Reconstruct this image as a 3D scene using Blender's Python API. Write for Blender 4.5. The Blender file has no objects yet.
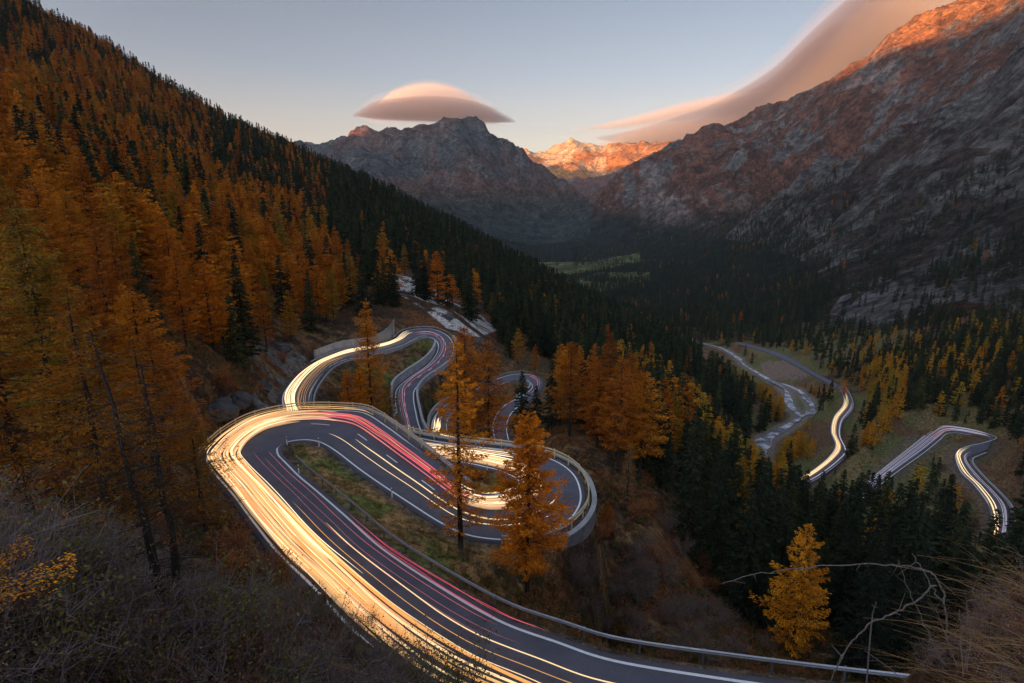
import bpy, math, random
import numpy as np
from mathutils import Vector, Matrix
random.seed(7); rng = np.random.default_rng(7)
R = math.radians
scn = bpy.context.scene
C = scn.collection
# ------------------------------------------------------------------ camera, sky, sun, exposure
F_PX, HOR = 569.0, 200.0
TH = math.atan((341.5 - HOR) / F_PX); CT, ST = math.cos(TH), math.sin(TH)
cam = bpy.data.cameras.new("camera"); cam.sensor_width = 36; cam.lens = 36 * F_PX / 1024
cam.clip_start = 0.1; cam.clip_end = 80000
camo = bpy.data.objects.new("camera", cam); C.objects.link(camo)
camo.location = (0, 0, 0); camo.rotation_euler = (math.pi / 2 - TH, 0, 0)
scn.camera = camo
SUN_AZ = 40.0      # the light travels towards this azimuth (from +Y towards +X)
SUN_EL = 4.0
w = bpy.data.worlds.new("World"); scn.world = w; w.use_nodes = True
nt = w.node_tree; bg = nt.nodes["Background"]
sky = nt.nodes.new("ShaderNodeTexSky"); sky.sky_type = 'NISHITA'; sky.sun_disc = False
sky.sun_elevation = R(SUN_EL); sky.sun_rotation = R(SUN_AZ + 180)
sky.altitude = 1800; sky.air_density = 1.0; sky.dust_density = 2.0; sky.ozone_density = 1.5
hsv = nt.nodes.new('ShaderNodeHueSaturation'); hsv.inputs['Saturation'].default_value = 0.5; nt.links.new(sky.outputs[0], hsv.inputs['Color'])
# the dawn side of the sky, behind and above the viewer, is the brighter one
tc = nt.nodes.new('ShaderNodeTexCoord'); dp = nt.nodes.new('ShaderNodeVectorMath'); dp.operation = 'DOT_PRODUCT'
dp.inputs[1].default_value = Vector((-0.45, -0.5, 0.75)).normalized(); nt.links.new(tc.outputs['Generated'], dp.inputs[0])
mr = nt.nodes.new('ShaderNodeMapRange'); mr.interpolation_type = 'SMOOTHSTEP'
for k_, v_ in (('From Min', -0.05), ('From Max', 0.9), ('To Min', 1.0), ('To Max', 4.5)): mr.inputs[k_].default_value = v_
nt.links.new(dp.outputs['Value'], mr.inputs['Value'])
vm = nt.nodes.new('ShaderNodeVectorMath'); vm.operation = 'SCALE'; nt.links.new(hsv.outputs[0], vm.inputs[0]); nt.links.new(mr.outputs[0], vm.inputs['Scale'])
sp = nt.nodes.new('ShaderNodeSeparateXYZ'); nt.links.new(tc.outputs['Generated'], sp.inputs[0])
rp = nt.nodes.new('ShaderNodeValToRGB'); nt.links.new(sp.outputs[2], rp.inputs[0]); el = rp.color_ramp.elements
for i_, (p_, c_) in enumerate([(0.0, (1.5, 1.12, 0.92)), (0.10, (1.28, 1.06, 0.95)), (0.19, (0.95, 0.93, 0.97)), (0.34, (0.72, 0.77, 0.86)), (0.6, (1, 1, 1.05))]):
    e_ = el[i_] if i_ < 2 else el.new(p_); e_.position = p_; e_.color = (*c_, 1)
vx = nt.nodes.new('ShaderNodeVectorMath'); vx.operation = 'MULTIPLY'; nt.links.new(vm.outputs[0], vx.inputs[0]); nt.links.new(rp.outputs[0], vx.inputs[1])
nt.links.new(vx.outputs[0], bg.inputs[0]); bg.inputs[1].default_value = 0.07
sun = bpy.data.lights.new("sun", 'SUN'); sun.energy = 5.0; sun.angle = R(0.5); sun.color = (1.0, 0.36, 0.05)
suno = bpy.data.objects.new("sun", sun); C.objects.link(suno)
dl = Vector((math.sin(R(SUN_AZ)) * math.cos(R(SUN_EL)), math.cos(R(SUN_AZ)) * math.cos(R(SUN_EL)), -math.sin(R(SUN_EL))))
suno.rotation_euler = dl.to_track_quat('-Z', 'Y').to_euler()
scn.view_settings.view_transform = 'Standard'; scn.view_settings.look = 'None'
scn.view_settings.exposure = 1.75; scn.view_settings.gamma = 1.0; scn.view_settings.use_curve_mapping = False
scn.cycles.max_bounces = 4; scn.cycles.diffuse_bounces = 2; scn.cycles.transparent_max_bounces = 12
scn.cycles.volume_bounces = 1; scn.cycles.use_denoising = True
scn.cycles.sample_clamp_indirect = 4

# ------------------------------------------------------------------ helpers
def ray(px, py):
    a = (px - 512) / F_PX; b = (341.5 - py) / F_PX
    return a, b * ST + CT, b * CT - ST
def un_h(px, py, h):
    x, y, z = ray(px, py); k = -h / z
    return np.array([x * k, y * k, -h])
def un_r(px, py, r):
    x, y, z = ray(px, py); k = r / math.hypot(x, y)
    return np.array([x * k, y * k, z * k])
def project(x, y, z):
    d = y * CT - z * ST
    u = y * ST + z * CT
    d = np.where(d < 0.01, 0.01, d)
    return 512 + F_PX * x / d, 341.5 - F_PX * u / d
def hash2(ix, iy, s):
    n = (ix.astype(np.int64) * 374761393 + iy.astype(np.int64) * 668265263 + s * 1442695041) & 0xffffffff
    n = ((n ^ (n >> 13)) * 1274126177) & 0xffffffff
    return ((n ^ (n >> 16)) & 0xffffff) / float(0xffffff)
def vnoise(x, y, s=0):
    x0 = np.floor(x); y0 = np.floor(y); fx = x - x0; fy = y - y0
    fx = fx * fx * fx * (fx * (fx * 6 - 15) + 10); fy = fy * fy * fy * (fy * (fy * 6 - 15) + 10)
    a = hash2(x0, y0, s); b = hash2(x0 + 1, y0, s); c = hash2(x0, y0 + 1, s); d = hash2(x0 + 1, y0 + 1, s)
    return a + (b - a) * fx + (c - a) * fy + (a - b - c + d) * fx * fy
def fbm(x, y, o=5, s=0, g=0.5):
    t = 0; a = 1; n = 0
    for i in range(o):
        t = t + a * vnoise(x, y, s + i); n += a; a *= g
        x, y = x * 1.62 - y * 1.18 + 3.1, x * 1.18 + y * 1.62 + 7.7
    return t / n
def ridged(x, y, o=5, s=0):
    t = 0; a = 1; n = 0
    for i in range(o):
        t = t + a * (1 - np.abs(2 * vnoise(x, y, s + i) - 1)); n += a; a *= 0.52
        x, y = x * 1.62 - y * 1.18 + 3.1, x * 1.18 + y * 1.62 + 7.7
    return t / n
def sst(a, b, v):
    t = np.clip((v - a) / (b - a), 0, 1); return t * t * (3 - 2 * t)
def inpoly(poly, x, y):
    res = np.zeros(np.shape(x), bool); n = len(poly)
    for i in range(n):
        x1, y1 = poly[i]; x2, y2 = poly[(i + 1) % n]
        if y1 == y2: continue
        c = ((y1 > y) != (y2 > y)) & (x < (x2 - x1) * (y - y1) / (y2 - y1) + x1)
        res ^= c
    return res
def catmull(P, n):
    P = np.asarray(P, float); out = []
    Q = np.vstack([2 * P[0] - P[1], P, 2 * P[-1] - P[-2]])
    for i in range(1, len(Q) - 2):
        for k in range(n):
            t = k / n
            out.append(0.5 * (2 * Q[i] + (Q[i + 1] - Q[i - 1]) * t + (2 * Q[i - 1] - 5 * Q[i] + 4 * Q[i + 1] - Q[i + 2]) * t * t
                              + (3 * Q[i] - Q[i - 1] - 3 * Q[i + 1] + Q[i + 2]) * t ** 3))
    out.append(P[-1]); return np.array(out)

def link_mesh(name, V, Fc, mats=(), parent=None, smooth=False, mi=None):
    me = bpy.data.meshes.new(name)
    me.from_pydata([tuple(v) for v in V], [], [tuple(f) for f in Fc])
    for m in (mats if isinstance(mats, (list, tuple)) else [mats]): me.materials.append(m)
    if mi is not None: me.polygons.foreach_set('material_index', mi)
    if smooth: me.polygons.foreach_set('use_smooth', [True] * len(me.polygons))
    me.update()
    o = bpy.data.objects.new(name, me); C.objects.link(o)
    if parent is not None: o.parent = parent
    return o
def np_mesh(name, V, Q, mat, k=4, smooth=False):
    """fast mesh from numpy arrays, every face with k corners"""
    me = bpy.data.meshes.new(name); V = np.asarray(V, np.float32); Q = np.asarray(Q, np.int32)
    me.vertices.add(len(V)); me.vertices.foreach_set('co', V.ravel())
    me.loops.add(Q.size); me.loops.foreach_set('vertex_index', Q.ravel())
    me.polygons.add(len(Q)); me.polygons.foreach_set('loop_start', np.arange(0, Q.size, k, dtype=np.int32))
    me.polygons.foreach_set('loop_total', np.full(len(Q), k, np.int32))
    if smooth: me.polygons.foreach_set('use_smooth', np.ones(len(Q), bool))
    for m in (mat if isinstance(mat, (list, tuple)) else [mat]): me.materials.append(m)
    me.update(calc_edges=True)
    return me
def add(name, me, parent=None, loc=None):
    o = bpy.data.objects.new(name, me); C.objects.link(o)
    if parent is not None: o.parent = parent
    if loc is not None: o.location = loc
    return o
def tag(o, label=None, cat=None, group=None, kind=None):
    if label: o['label'] = label
    if cat: o['category'] = cat
    if group: o['group'] = group
    if kind: o['kind'] = kind
    return o
def empty(name, loc=(0, 0, 0), rz=0):
    o = bpy.data.objects.new(name, None); C.objects.link(o); o.location = loc; o.rotation_euler = (0, 0, rz); return o

class NT:
    """small node-tree writer"""
    def __init__(s, name, rough=0.9, spec=0.2):
        s.m = bpy.data.materials.new(name); s.m.use_nodes = True; s.t = s.m.node_tree
        s.b = s.t.nodes["Principled BSDF"]; s.b.inputs['Roughness'].default_value = rough
        s.b.inputs['Specular IOR Level'].default_value = spec
    def n(s, typ, **kw):
        nd = s.t.nodes.new(typ)
        for k, v in kw.items():
            if k.startswith('i_'):
                key = k[2:]; key = int(key) if key.isdigit() else key
                if hasattr(v, 'is_output') or isinstance(v, bpy.types.NodeSocket): s.t.links.new(v, nd.inputs[key])
                else: nd.inputs[key].default_value = v
            else: setattr(nd, k, v)
        return nd
    def noise(s, scale, detail=4, rough=0.55, vec=None):
        nd = s.n('ShaderNodeTexNoise'); nd.inputs['Scale'].default_value = scale; nd.inputs['Detail'].default_value = detail
        nd.inputs['Roughness'].default_value = rough
        s.t.links.new(vec if vec is not None else s.obj(), nd.inputs['Vector']); return nd.outputs['Fac']
    def obj(s):
        if not hasattr(s, '_o'): s._o = s.n('ShaderNodeTexCoord').outputs['Object']
        return s._o
    def mathn(s, op, a, b=0.0):
        nd = s.n('ShaderNodeMath', operation=op)
        for i, v in enumerate((a, b)):
            if isinstance(v, (int, float)): nd.inputs[i].default_value = v
            else: s.t.links.new(v, nd.inputs[i])
        return nd.outputs[0]
    def ramp(s, fac, stops):
        nd = s.n('ShaderNodeValToRGB'); s.t.links.new(fac, nd.inputs[0]); el = nd.color_ramp.elements
        while len(el) > len(stops): el.remove(el[-1])
        while len(el) < len(stops): el.new(0.5)
        for e, (p, c) in zip(el, stops): e.position = p; e.color = (*c, 1) if len(c) == 3 else c
        return nd.outputs[0]
    def mix(s, fac, a, b, mode='MIX'):
        nd = s.n('ShaderNodeMix', data_type='RGBA', blend_type=mode)
        for k, v in ((0, fac), (6, a), (7, b)):
            if isinstance(v, (int, float)): nd.inputs[k].default_value = v
            elif isinstance(v, tuple): nd.inputs[k].default_value = (*v, 1)
            else: s.t.links.new(v, nd.inputs[k])
        return nd.outputs[2]
    def col(s, c):
        if isinstance(c, tuple): s.b.inputs['Base Color'].default_value = (*c, 1)
        else: s.t.links.new(c, s.b.inputs['Base Color'])
    def bump(s, h, dist, strength=1.0):
        nd = s.n('ShaderNodeBump'); nd.inputs['Strength'].default_value = strength; nd.inputs['Distance'].default_value = dist
        s.t.links.new(h, nd.inputs['Height']); s.t.links.new(nd.outputs[0], s.b.inputs['Normal'])
def simple(name, c, rough=0.8, spec=0.3, metal=0.0, var=0.25, scale=3.0, bump=0.0):
    k = NT(name, rough, spec); k.b.inputs['Metallic'].default_value = metal
    f = k.noise(scale, 6, 0.65)
    k.col(k.ramp(f, [(0.25, tuple(v * (1 - var) for v in c)), (0.75, tuple(min(1, v * (1 + var)) for v in c))]))
    if bump: k.bump(f, bump)
    return k.m

# ------------------------------------------------------------------ roads: stations (left edge px, right edge px, metres below the camera, width)
ST_MAIN = [
 (None,(1100,720),27,7.8),(None,(1000,712),27.2,7.8),(None,(860,696),27.6,7.8),(None,(733,679),28,7.8),(None,(616,660),29,7.8),
 (None,(557,641),29.7,7.8),(None,(500,620),30.3,7.8),(None,(442,587),31,7.8),((308,584),(383,548),31.6,0),((278,555),(348,517),32.1,0),
 ((252,522),(318,491),32.6,0),((232,495),(300,476),33,0),((213,473),(287,463),33.3,0),((206,460),(280,456),33.5,0),((212,450),(278,450),33.6,0),
 ((228,435),(280,446),33.8,0),((252,421),(287,442.5),34,0),((282,413),(298,440.5),34.2,0),((312,410),(310,440.5),34.4,0),((340,410.5),(322,443.5),34.6,0),
 ((365,413),(336,452),34.8,0),((388,427),(358,469),35,0),((408,442),(380,484.5),35.2,0),((430,459),(408,503),35.5,0),((450,476),(436,521),35.8,0),
 ((463,487),(462,534),36,0),((474,493),(490,539.5),36.2,0),((486,495.5),(515,539.5),36.4,0),((500,494),(548,533),36.5,0),((512,490),(570,520),36.6,0),
 ((518,485),(581,503),36.7,0),((517,480),(580,486),36.8,0),((511,476),(572,472),36.9,0),((500,471),(555,460.5),37,0),((488,468),(533,454),37.1,0),
 ((470,464),(500,449),37.3,0),((450,461),(472,446),37.5,0),(None,(430,440),37.9,7.6),(None,(390,431),38.4,7.6),(None,(350,420),38.9,7.6),
 (None,(323,413),39.5,7.6),((284,412),(310,409),40.2,0),((282,399),(309,402),40.6,0),((286,389),(311,392),40.9,0),((298,375),(318,380),41.2,0),
 ((314,364),(330,367),41.5,0),((329,357),(345,360),41.8,0),((345,351),(362,357),42.1,0),((362,348),(381,353),42.4,0),((380,345),(398,348),42.7,0),
 ((394,340),(410,342),43,0),((403,332.5),(417,338.5),43.2,0),((416,329),(424,337),43.4,0),((432,329),(431,338),43.6,0),((446,334.5),(436,341),43.8,0),
 ((453.5,344),(438,347),44,0),((452,356),(435,356),44.5,0),((442,367.6),(426,366),45,0),((425,379),(409,378),45.5,0),((415.7,389),(397.5,388),46,0),
 ((414,397),(394.8,398),46.4,0),((415.7,409.5),(396,411),46.9,0),((421,429),(399,424),47.5,0),
 ('W',-19,105,-48),('W',-13,100.5,-48.5),('W',-5,99,-49),('W',2,101,-49.4),('W',3,107,-49.9),('W',-4,111.5,-50.6),
 ((435,437),(452,439),51.3,0),((431.5,427),(447,428),51.6,0),((434,417),(448,419),51.9,0),((443,407),(455,411),52.2,0),((456,400),(466,404),52.5,0),
 ((470,393),(480,397),52.8,0),((484,385),(493,389),53.1,0),((497,379),(505,383),53.4,0),((510,375),(514,380.5),53.7,0),((524,374),(523,380),54,0),
 ((536,376.5),(529,382),54.3,0),((541.5,382),(532,386),54.6,0),((540,390),(529,391),55,0),((530,399),(518,398),55.5,0),((518,407),(505,405),56,0),
 ((510,416),(496,415),56.5,0),((507,427),(492.5,427),57,0),((509,440),(495,440),57.6,0),((513,452),(499,453),58.2,0)]
ST_LOW = [((1000,580),(1012,575),94,0),((995,562),(1006,560),95,0),((990.5,545),(1003,545),96,0),((993,522),(1007,525),97.5,0),((988,504),(1005,506),99,0),((974,485),(994,492),100.3,0),((961,472),(981,479),101.3,0),
 ((955.5,458),(969,465),102.3,0),((958,451),(967,458),103,0),((968,446),(974,454),103.5,0),((984,442.5),(987,448.5),104.1,0),
 ((996,437.5),(989,441.5),105,0),((983,432.5),(981,437.5),106,0),((963,428),(958,433),107,0),((944,426),(946,434),108,0),((931,431),(939,440),109,0),
 ((916,443),(923,453),110,0),((892,462),(899,470),111,0),((866,483),(873,490),112,0),((850,496),(856,503),113,0)]
ST_MID = [((795,480),(803,486),127,0),((811,472),(820,477),128,0),((829,457),(840,462),129.5,0),((835.5,445),(847,452),131,0),((831,431),(841,437),132.5,0),
 ((834,417),(843,422),134,0),((843,405),(853,408),135.5,0),((843,395),(851,396),137,0),((838,387),(844,385),138.5,0)]
ST_MID = [((770,492),(778,498),126,0)] + ST_MID
ST_FAR = [((838,384),(836,388),145,0),((815,372),(811,374),148,0),((795,360),(790,362.5),151,0),((780,353),(776,356),153,0),((760,347),(757,349),156,0),((740,342),(738,344),159,0)]
def edges(stn):
    L = []; Rr = []
    # first pass: known edges, then offsets from the tangent of the known one
    pts = []
    for s in stn:
        if s[0] == 'W': pts.append(('W', np.array(s[1:4], float)))
        else:
            l = un_h(*s[0], s[2]) if s[0] is not None else None
            pts.append((l, un_h(*s[1], s[2]), s[3]))
    n = len(pts)
    mid = [p[1] if p[0] is None or isinstance(p[0], str) else (p[0] + p[1]) / 2 for p in pts]
    for i, p in enumerate(pts):
        a = mid[max(0, i - 1)]; b = mid[min(n - 1, i + 1)]
        if p[0] is None:
            a = pts[max(0, i - 1)][1]; b = pts[min(n - 1, i + 1)][1]
        t = (b - a)[:2]; t = t / np.linalg.norm(t); nl = np.array([-t[1], t[0], 0])
        if isinstance(p[0], str): L.append(p[1] + nl * 3.7); Rr.append(p[1] - nl * 3.7)
        elif p[0] is None: L.append(p[1] + nl * p[2]); Rr.append(p[1])
        else: L.append(p[0]); Rr.append(p[1])
    return np.array(L), np.array(Rr)
class Road:
    def __init__(s, stn, n=8):
        s.n = n; L, Rr = edges(stn); s.L = catmull(L, n); s.R = catmull(Rr, n)
        s.C = (s.L + s.R) / 2; s.W = np.linalg.norm(s.L - s.R, axis=1)
    def at(s, f):   # polyline at lateral fraction f (0 left .. 1 right)
        return s.L + (s.R - s.L) * np.asarray(f)[..., None] if np.ndim(f) else s.L + (s.R - s.L) * f
MAIN, LOW, MID, FAR = Road(ST_MAIN), Road(ST_LOW), Road(ST_MID), Road(ST_FAR)
RIV_PX = [(752,482,136,9),(759,462,139,9),(764,440,143,9),(780.5,429,146,7),(799,416,149,6),(790,404,151,8),(785,388,155,7),(771,380,157,5),(756,371,160,4),(745,364.5,162,5),(736,356,165,6),(720,347,168,5),(696,341,171,7),(682,335,175,6)]
RIV2_PX = [(799,416,149,5),(813,409,150.5,6),(806,396,153,6),(796,388,155,5),(780,382,157,5)]
def river(pp):
    c = np.array([un_h(p[0], p[1], p[2]) for p in pp]); wv = np.array([p[3] for p in pp], float)
    return catmull(np.c_[c, wv], 8)
RIV = [river(RIV_PX), river(RIV2_PX)]

# ------------------------------------------------------------------ terrain: one surface t(az, log r) through surveyed points
curves = [  # (px, py, distance) along lines of the relief, near to far
 [(-350,1500,4),(0,1400,4),(300,1500,4),(512,1600,4),(760,1300,4),(900,760,4),(1000,612,4.6),(1100,600,4.6),(1400,600,4.5)],
 [(-350,760,9),(0,700,9),(150,690,10.5),(300,760,10),(450,840,10),(560,900,10),(700,880,9),(850,760,8),(950,650,7),(1024,590,7),(1150,585,7),(1400,580,7)],
 [(-350,600,18),(-100,590,18),(0,590,18),(100,600,17),(180,612,16),(260,650,17),(350,670,19),(450,712,20),(560,790,19),(700,810,17),(850,770,14),(930,700,12),(1000,600,11),(1100,560,12),(1400,545,12)],
 [(-350,450,36),(-200,455,36),(0,470,34),(100,490,33),(180,540,32),(240,580,34)],
 [(-350,330,70),(-200,350,66),(0,385,58),(80,400,58),(130,430,55),(170,460,55)],
 [(-350,200,120),(-200,230,110),(0,290,95),(100,315,95),(180,350,95),(215,400,90),(240,402,96)],
 [(-350,80,220),(-200,130,200),(0,215,160),(100,250,150),(180,290,150),(230,330,145),(265,350,150)],
 [(-350,-40,420),(-200,40,380),(0,130,300),(100,180,280),(200,230,260),(300,275,250),(350,290,230),(400,300,225),(450,312,225),(500,345,230),(560,368,230)],
 [(-350,-130,760),(-200,-40,700),(0,65,620),(100,115,580),(200,165,540),(300,205,500),(400,245,470),(500,292,450),(560,322,420),(620,345,400),(680,375,380),(720,405,360)],
 [(-350,-210,1150),(-200,-110,1150),(-100,-58,1130),(0,-4,1100),(50,24,1090),(100,48,1080),(150,82,1060),(200,112,1040),(250,138,1010),(300,158,980),(350,180,950),(400,204,910),(450,230,870),(500,256,830),(550,282,780),(600,308,720),(650,332,660),(700,358,590),(735,380,520),(755,400,460)],
 [(-350,-100,1700),(0,80,1650),(200,175,1600),(300,215,1500),(400,250,1400),(500,290,1300),(560,305,1150),(620,322,1050)],
 # below the first road, towards the valley
 [(600,655,60),(650,625,62),(700,650,60),(760,690,58),(850,740,50),(950,800,40),(1050,800,38),(1200,780,38)],
 [(600,545,72),(640,530,80),(680,560,84),(720,600,86),(780,640,82),(860,660,80),(950,680,75),(1050,660,75),(1200,640,75)],
 [(590,490,84),(610,470,98),(650,475,105),(700,545,108),(760,580,115),(830,600,118),(900,610,118),(1000,600,118),(1100,580,118),(1300,560,118)],
 [(560,435,112),(600,425,130),(650,430,145),(700,470,155),(760,520,160),(820,530,165),(880,535,165),(940,545,165)],
 [(560,400,150),(600,398,175),(650,405,190),(700,430,205),(750,480,215),(800,505,215),(850,510,200),(900,505,185),(940,500,185)],
 [(1024,520,170),(1060,520,170),(1200,520,170),(1030,480,200),(1100,470,210),(1300,460,220)],
 [(590,380,230),(640,390,260),(690,415,270),(740,452,275),(800,452,290),(870,440,280),(905,432,270)],
 [(880,410,340),(930,405,330),(980,405,300),(1024,410,290),(1100,400,300),(1300,385,320)],
 [(830,385,430),(880,385,430),(930,375,430),(980,365,430),(1024,360,430),(1100,345,430),(1300,320,430)],
 [(830,362,560),(880,350,600),(930,338,620),(980,325,640),(1024,318,640),(1100,300,640),(1300,270,640)],
 # valley floor down the river
 [(700,338,760),(740,335,760),(780,338,760),(820,342,700)],
 [(650,318,1000),(700,316,1050),(740,314,1050),(790,314,1000),(840,312,950),(900,300,900),(960,285,900),(1024,270,900),(1100,255,900),(1300,220,900)],
 [(560,288,1650),(600,283,1600),(640,286,1550),(690,288,1500),(740,282,1450),(790,272,1350),(840,262,1250),(900,245,1200),(960,222,1200),(1024,195,1200),(1100,165,1200),(1300,100,1200)],
 [(500,290,1900),(545,272,2200),(600,262,2250),(650,262,2150),(700,256,2050),(750,246,1900),(800,228,1750),(850,208,1650),(900,188,1600),(960,155,1580),(1024,118,1550),(1100,80,1550),(1300,0,1550)],
 [(740,228,2500),(770,206,2350),(800,191,2200),(850,165,2050),(870,154,2000),(900,136,1950),(940,111,1900),(985,84,1850),(1024,46,1800),(1080,10,1800),(1150,-30,1800),(1300,-90,1800)],
 [(770,222,2750),(850,190,2500),(900,165,2400),(950,140,2350),(1024,95,2300),(1150,40,2300),(1300,-20,2300)],
 [(540,250,3000),(580,246,3000),(620,244,2900),(660,238,2800),(700,225,2800),(740,205,2850),(780,188,2850),(830,160,2850),(880,128,2900),(930,95,2900),(980,60,2900),(1024,30,2900),(1150,-30,2900),(1300,-90,2900)],
 [(590,215,3800),(620,195,3500),(650,182,3450),(690,168,3450),(730,155,3450),(770,140,3450),(810,115,3450),(850,88,3450),(900,55,3450),(950,30,3450),(1024,-5,3450),(1150,-60,3450)],
 [(585,212,4500),(600,195,4300),(625,174,4150),(654,160,4050),(683,147,4000),(710,129,3950),(724,132,3950),(745,127,3950),(766,119,3950),(803,98,3900),(828,90,3900),(849,74,3900),(873,50,3850),(898,34,3850),(935,20,3850),(969,6,3800),(1024,-30,3800),(1150,-80,3800),(1300,-130,3800)],
 [(600,215,5200),(654,190,5000),(710,165,4900),(803,140,4800),(900,80,4700),(1024,30,4700),(1300,-60,4700)],
 # the domed mountain
 [(-100,250,2300),(200,240,2300),(320,235,2300),(400,245,2300),(450,262,2300),(500,262,2500)],
 [(-100,220,3000),(200,215,3000),(320,212,3000),(380,222,3000),(440,235,3000),(490,243,3000),(530,245,3200)],
 [(200,185,3800),(320,178,3800),(370,185,3700),(420,195,3600),(470,205,3600),(510,215,3600),(550,226,3700)],
 [(320,160,4300),(370,155,4200),(400,162,4100),(440,160,4100),(480,168,4100),(520,190,4100),(560,208,4200)],
 [(200,160,4800),(300,152,4800),(318,146,4800),(335,138,4800),(360,136,4800),(385,133,4800),(405,135,4750),(420,132,4650),(437,129,4600),(452,127,4600),(468,126,4600),(480,129,4600),(495,136,4600),(510,144,4600),(525,159,4600),(545,175,4600),(565,191,4600),(580,203,4600)],
 [(200,175,5500),(320,160,5500),(437,150,5500),(468,150,5500),(510,172,5500),(560,205,5600)],
 [(200,165,6800),(300,150,6800),(345,141,6800),(352,131,6800),(360,129,6800),(372,131,6800),(382,142,6800),(450,150,7000),(510,165,7200)],
 [(200,175,8000),(352,165,8000),(450,165,8000)],
 # far snowy peaks
 [(520,195,7000),(545,192,7000),(575,195,7000),(595,200,6800),(640,180,6800),(680,170,6800)],
 [(510,175,8300),(540,172,8300),(570,170,8300),(600,178,8300),(620,168,8200),(650,162,8000),(700,158,8000),(800,148,8000)],
 [(490,165,9500),(515,156,9500),(524,152,9500),(533,158,9500),(545,153,9500),(558,149,9500),(571,141,9500),(580,147,9500),(590,149,9500),(602,153,9300),(610,150,9000),(622,148,9000),(640,147,9000),(665,146,9000),(700,144,9000),(800,130,9000)],
 [(490,180,11500),(571,170,11500),(640,165,11500),(700,160,11500)],
 [(-100,198,15000),(200,198,15000),(450,196,15000),(600,196,15000),(800,196,15000),(1300,190,15000)],
]
def azt(p):
    r = math.hypot(p[0], p[1]); return math.atan2(p[0], p[1]), math.log(r), p[2] / r
KW = 0.5
ctrl = []
for c in curves:
    c = np.array(c, float)
    if c[1, 0] < c[0, 0] or np.any(np.diff(c[:, 0]) < 0):
        for p in c: ctrl.append(azt(un_r(*p)))
        continue
    xs = [c[0, 0]]
    for i in range(1, len(c)):
        n = max(1, int(round((c[i, 0] - c[i - 1, 0]) / 45)))
        xs += list(c[i - 1, 0] + (c[i, 0] - c[i - 1, 0]) * (np.arange(n) + 1) / n)
    for x in xs:
        ctrl.append(azt(un_r(x, np.interp(x, c[:, 0], c[:, 1]), math.exp(np.interp(x, c[:, 0], np.log(c[:, 2]))))))
for rd in (MAIN, LOW, MID, FAR):
    for i in range(0, len(rd.C), rd.n): 
        ctrl.append(azt(rd.C[i]))
for rv in RIV:
    for i in range(0, len(rv), 8): ctrl.append(azt(rv[i, :3]))
ctrl = np.array(ctrl)
_, ui = np.unique(np.round(ctrl[:, :2] * 400), axis=0, return_index=True); ctrl = ctrl[np.sort(ui)]
Pc = np.c_[ctrl[:, 0], KW * ctrl[:, 1]]; tv = ctrl[:, 2]
n = len(Pc)
D = np.sqrt(((Pc[:, None] - Pc[None]) ** 2).sum(-1) + 1e-6)
A = np.zeros((n + 3, n + 3)); A[:n, :n] = D - np.eye(n) * 0.002; A[:n, n:] = np.c_[np.ones(n), Pc]; A[n:, :n] = A[:n, n:].T
sol = np.linalg.solve(A, np.r_[tv, 0, 0, 0])
def t_eval(az, lr):
    out = np.empty(az.size); a = az.ravel(); l = lr.ravel() * KW
    for i in range(0, a.size, 20000):
        aa = a[i:i + 20000]; ll = l[i:i + 20000]
        d = np.sqrt((aa[:, None] - Pc[:, 0]) ** 2 + (ll[:, None] - Pc[:, 1]) ** 2 + 1e-6)
        out[i:i + 20000] = d @ sol[:n] + sol[n] + sol[n + 1] * aa + sol[n + 2] * ll
    return out.reshape(az.shape)
AZ = np.linspace(R(-54), R(54), 820)
LR = np.concatenate([np.linspace(math.log(2.0), math.log(40), 150, endpoint=False),
                     np.linspace(math.log(40), math.log(320), 430, endpoint=False),
                     np.linspace(math.log(320), math.log(1000), 120, endpoint=False),
                     np.linspace(math.log(1000), math.log(5200), 330, endpoint=False),
                     np.linspace(math.log(5200), math.log(12600), 100)])
# coarse evaluation, then smooth upsampling
ai = np.linspace(0, 1, 240); AZc = AZ[0] + (AZ[-1] - AZ[0]) * ai
LRc = np.linspace(LR[0], LR[-1], 420)
Tc = t_eval(*np.meshgrid(AZc, LRc, indexing='xy'))           # rows: log r
def cub(Y, xc, x):      # catmull-rom resample of axis 0 on a uniform xc
    h = xc[1] - xc[0]; u = (x - xc[0]) / h; i = np.clip(np.floor(u).astype(int), 0, len(xc) - 2); f = (u - i)[:, None]
    g = lambda k: Y[np.clip(i + k, 0, len(xc) - 1)]
    p0, p1, p2, p3 = g(-1), g(0), g(1), g(2)
    return 0.5 * (2 * p1 + (p2 - p0) * f + (2 * p0 - 5 * p1 + 4 * p2 - p3) * f * f + (3 * p1 - p0 - 3 * p2 + p3) * f ** 3)
T = cub(cub(Tc, LRc, LR).T, AZc, AZ).T                       # (rows, cols)
NR, NC = T.shape
AA, LL = np.meshgrid(AZ, LR); RR = np.exp(LL)
X = RR * np.sin(AA); Y = RR * np.cos(AA); Z = T * RR
floor = np.interp(RR, [0, 200, 415, 650, 1000, 1580, 2300, 3500, 9000], [-60, -110, -150, -170, -195, -230, -250, -280, -300])
mt = sst(900, 2200, RR) * sst(20, 260, Z - floor)
rel = (ridged(X / 620, Y / 620, 6, 11) - 0.56)
Z += mt * rel * np.clip(RR * 0.075, 0, 230)
crag = sst(600, 1100, RR) * sst(40, 200, Z - floor)
Z += crag * (ridged(X / 150, Y / 150, 5, 31) - 0.56) * np.clip(RR * 0.035, 0, 70)
wx = fbm(X / 500, Y / 500, 3, 140) * 1.6
Z += sst(2300, 2900, RR) * (1 - sst(6500, 7500, RR)) * sst(60, 300, Z - floor) * (X > -200) * (ridged(Y / 300 + wx, X / 1500, 4, 141) - 0.6) * 120
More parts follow.
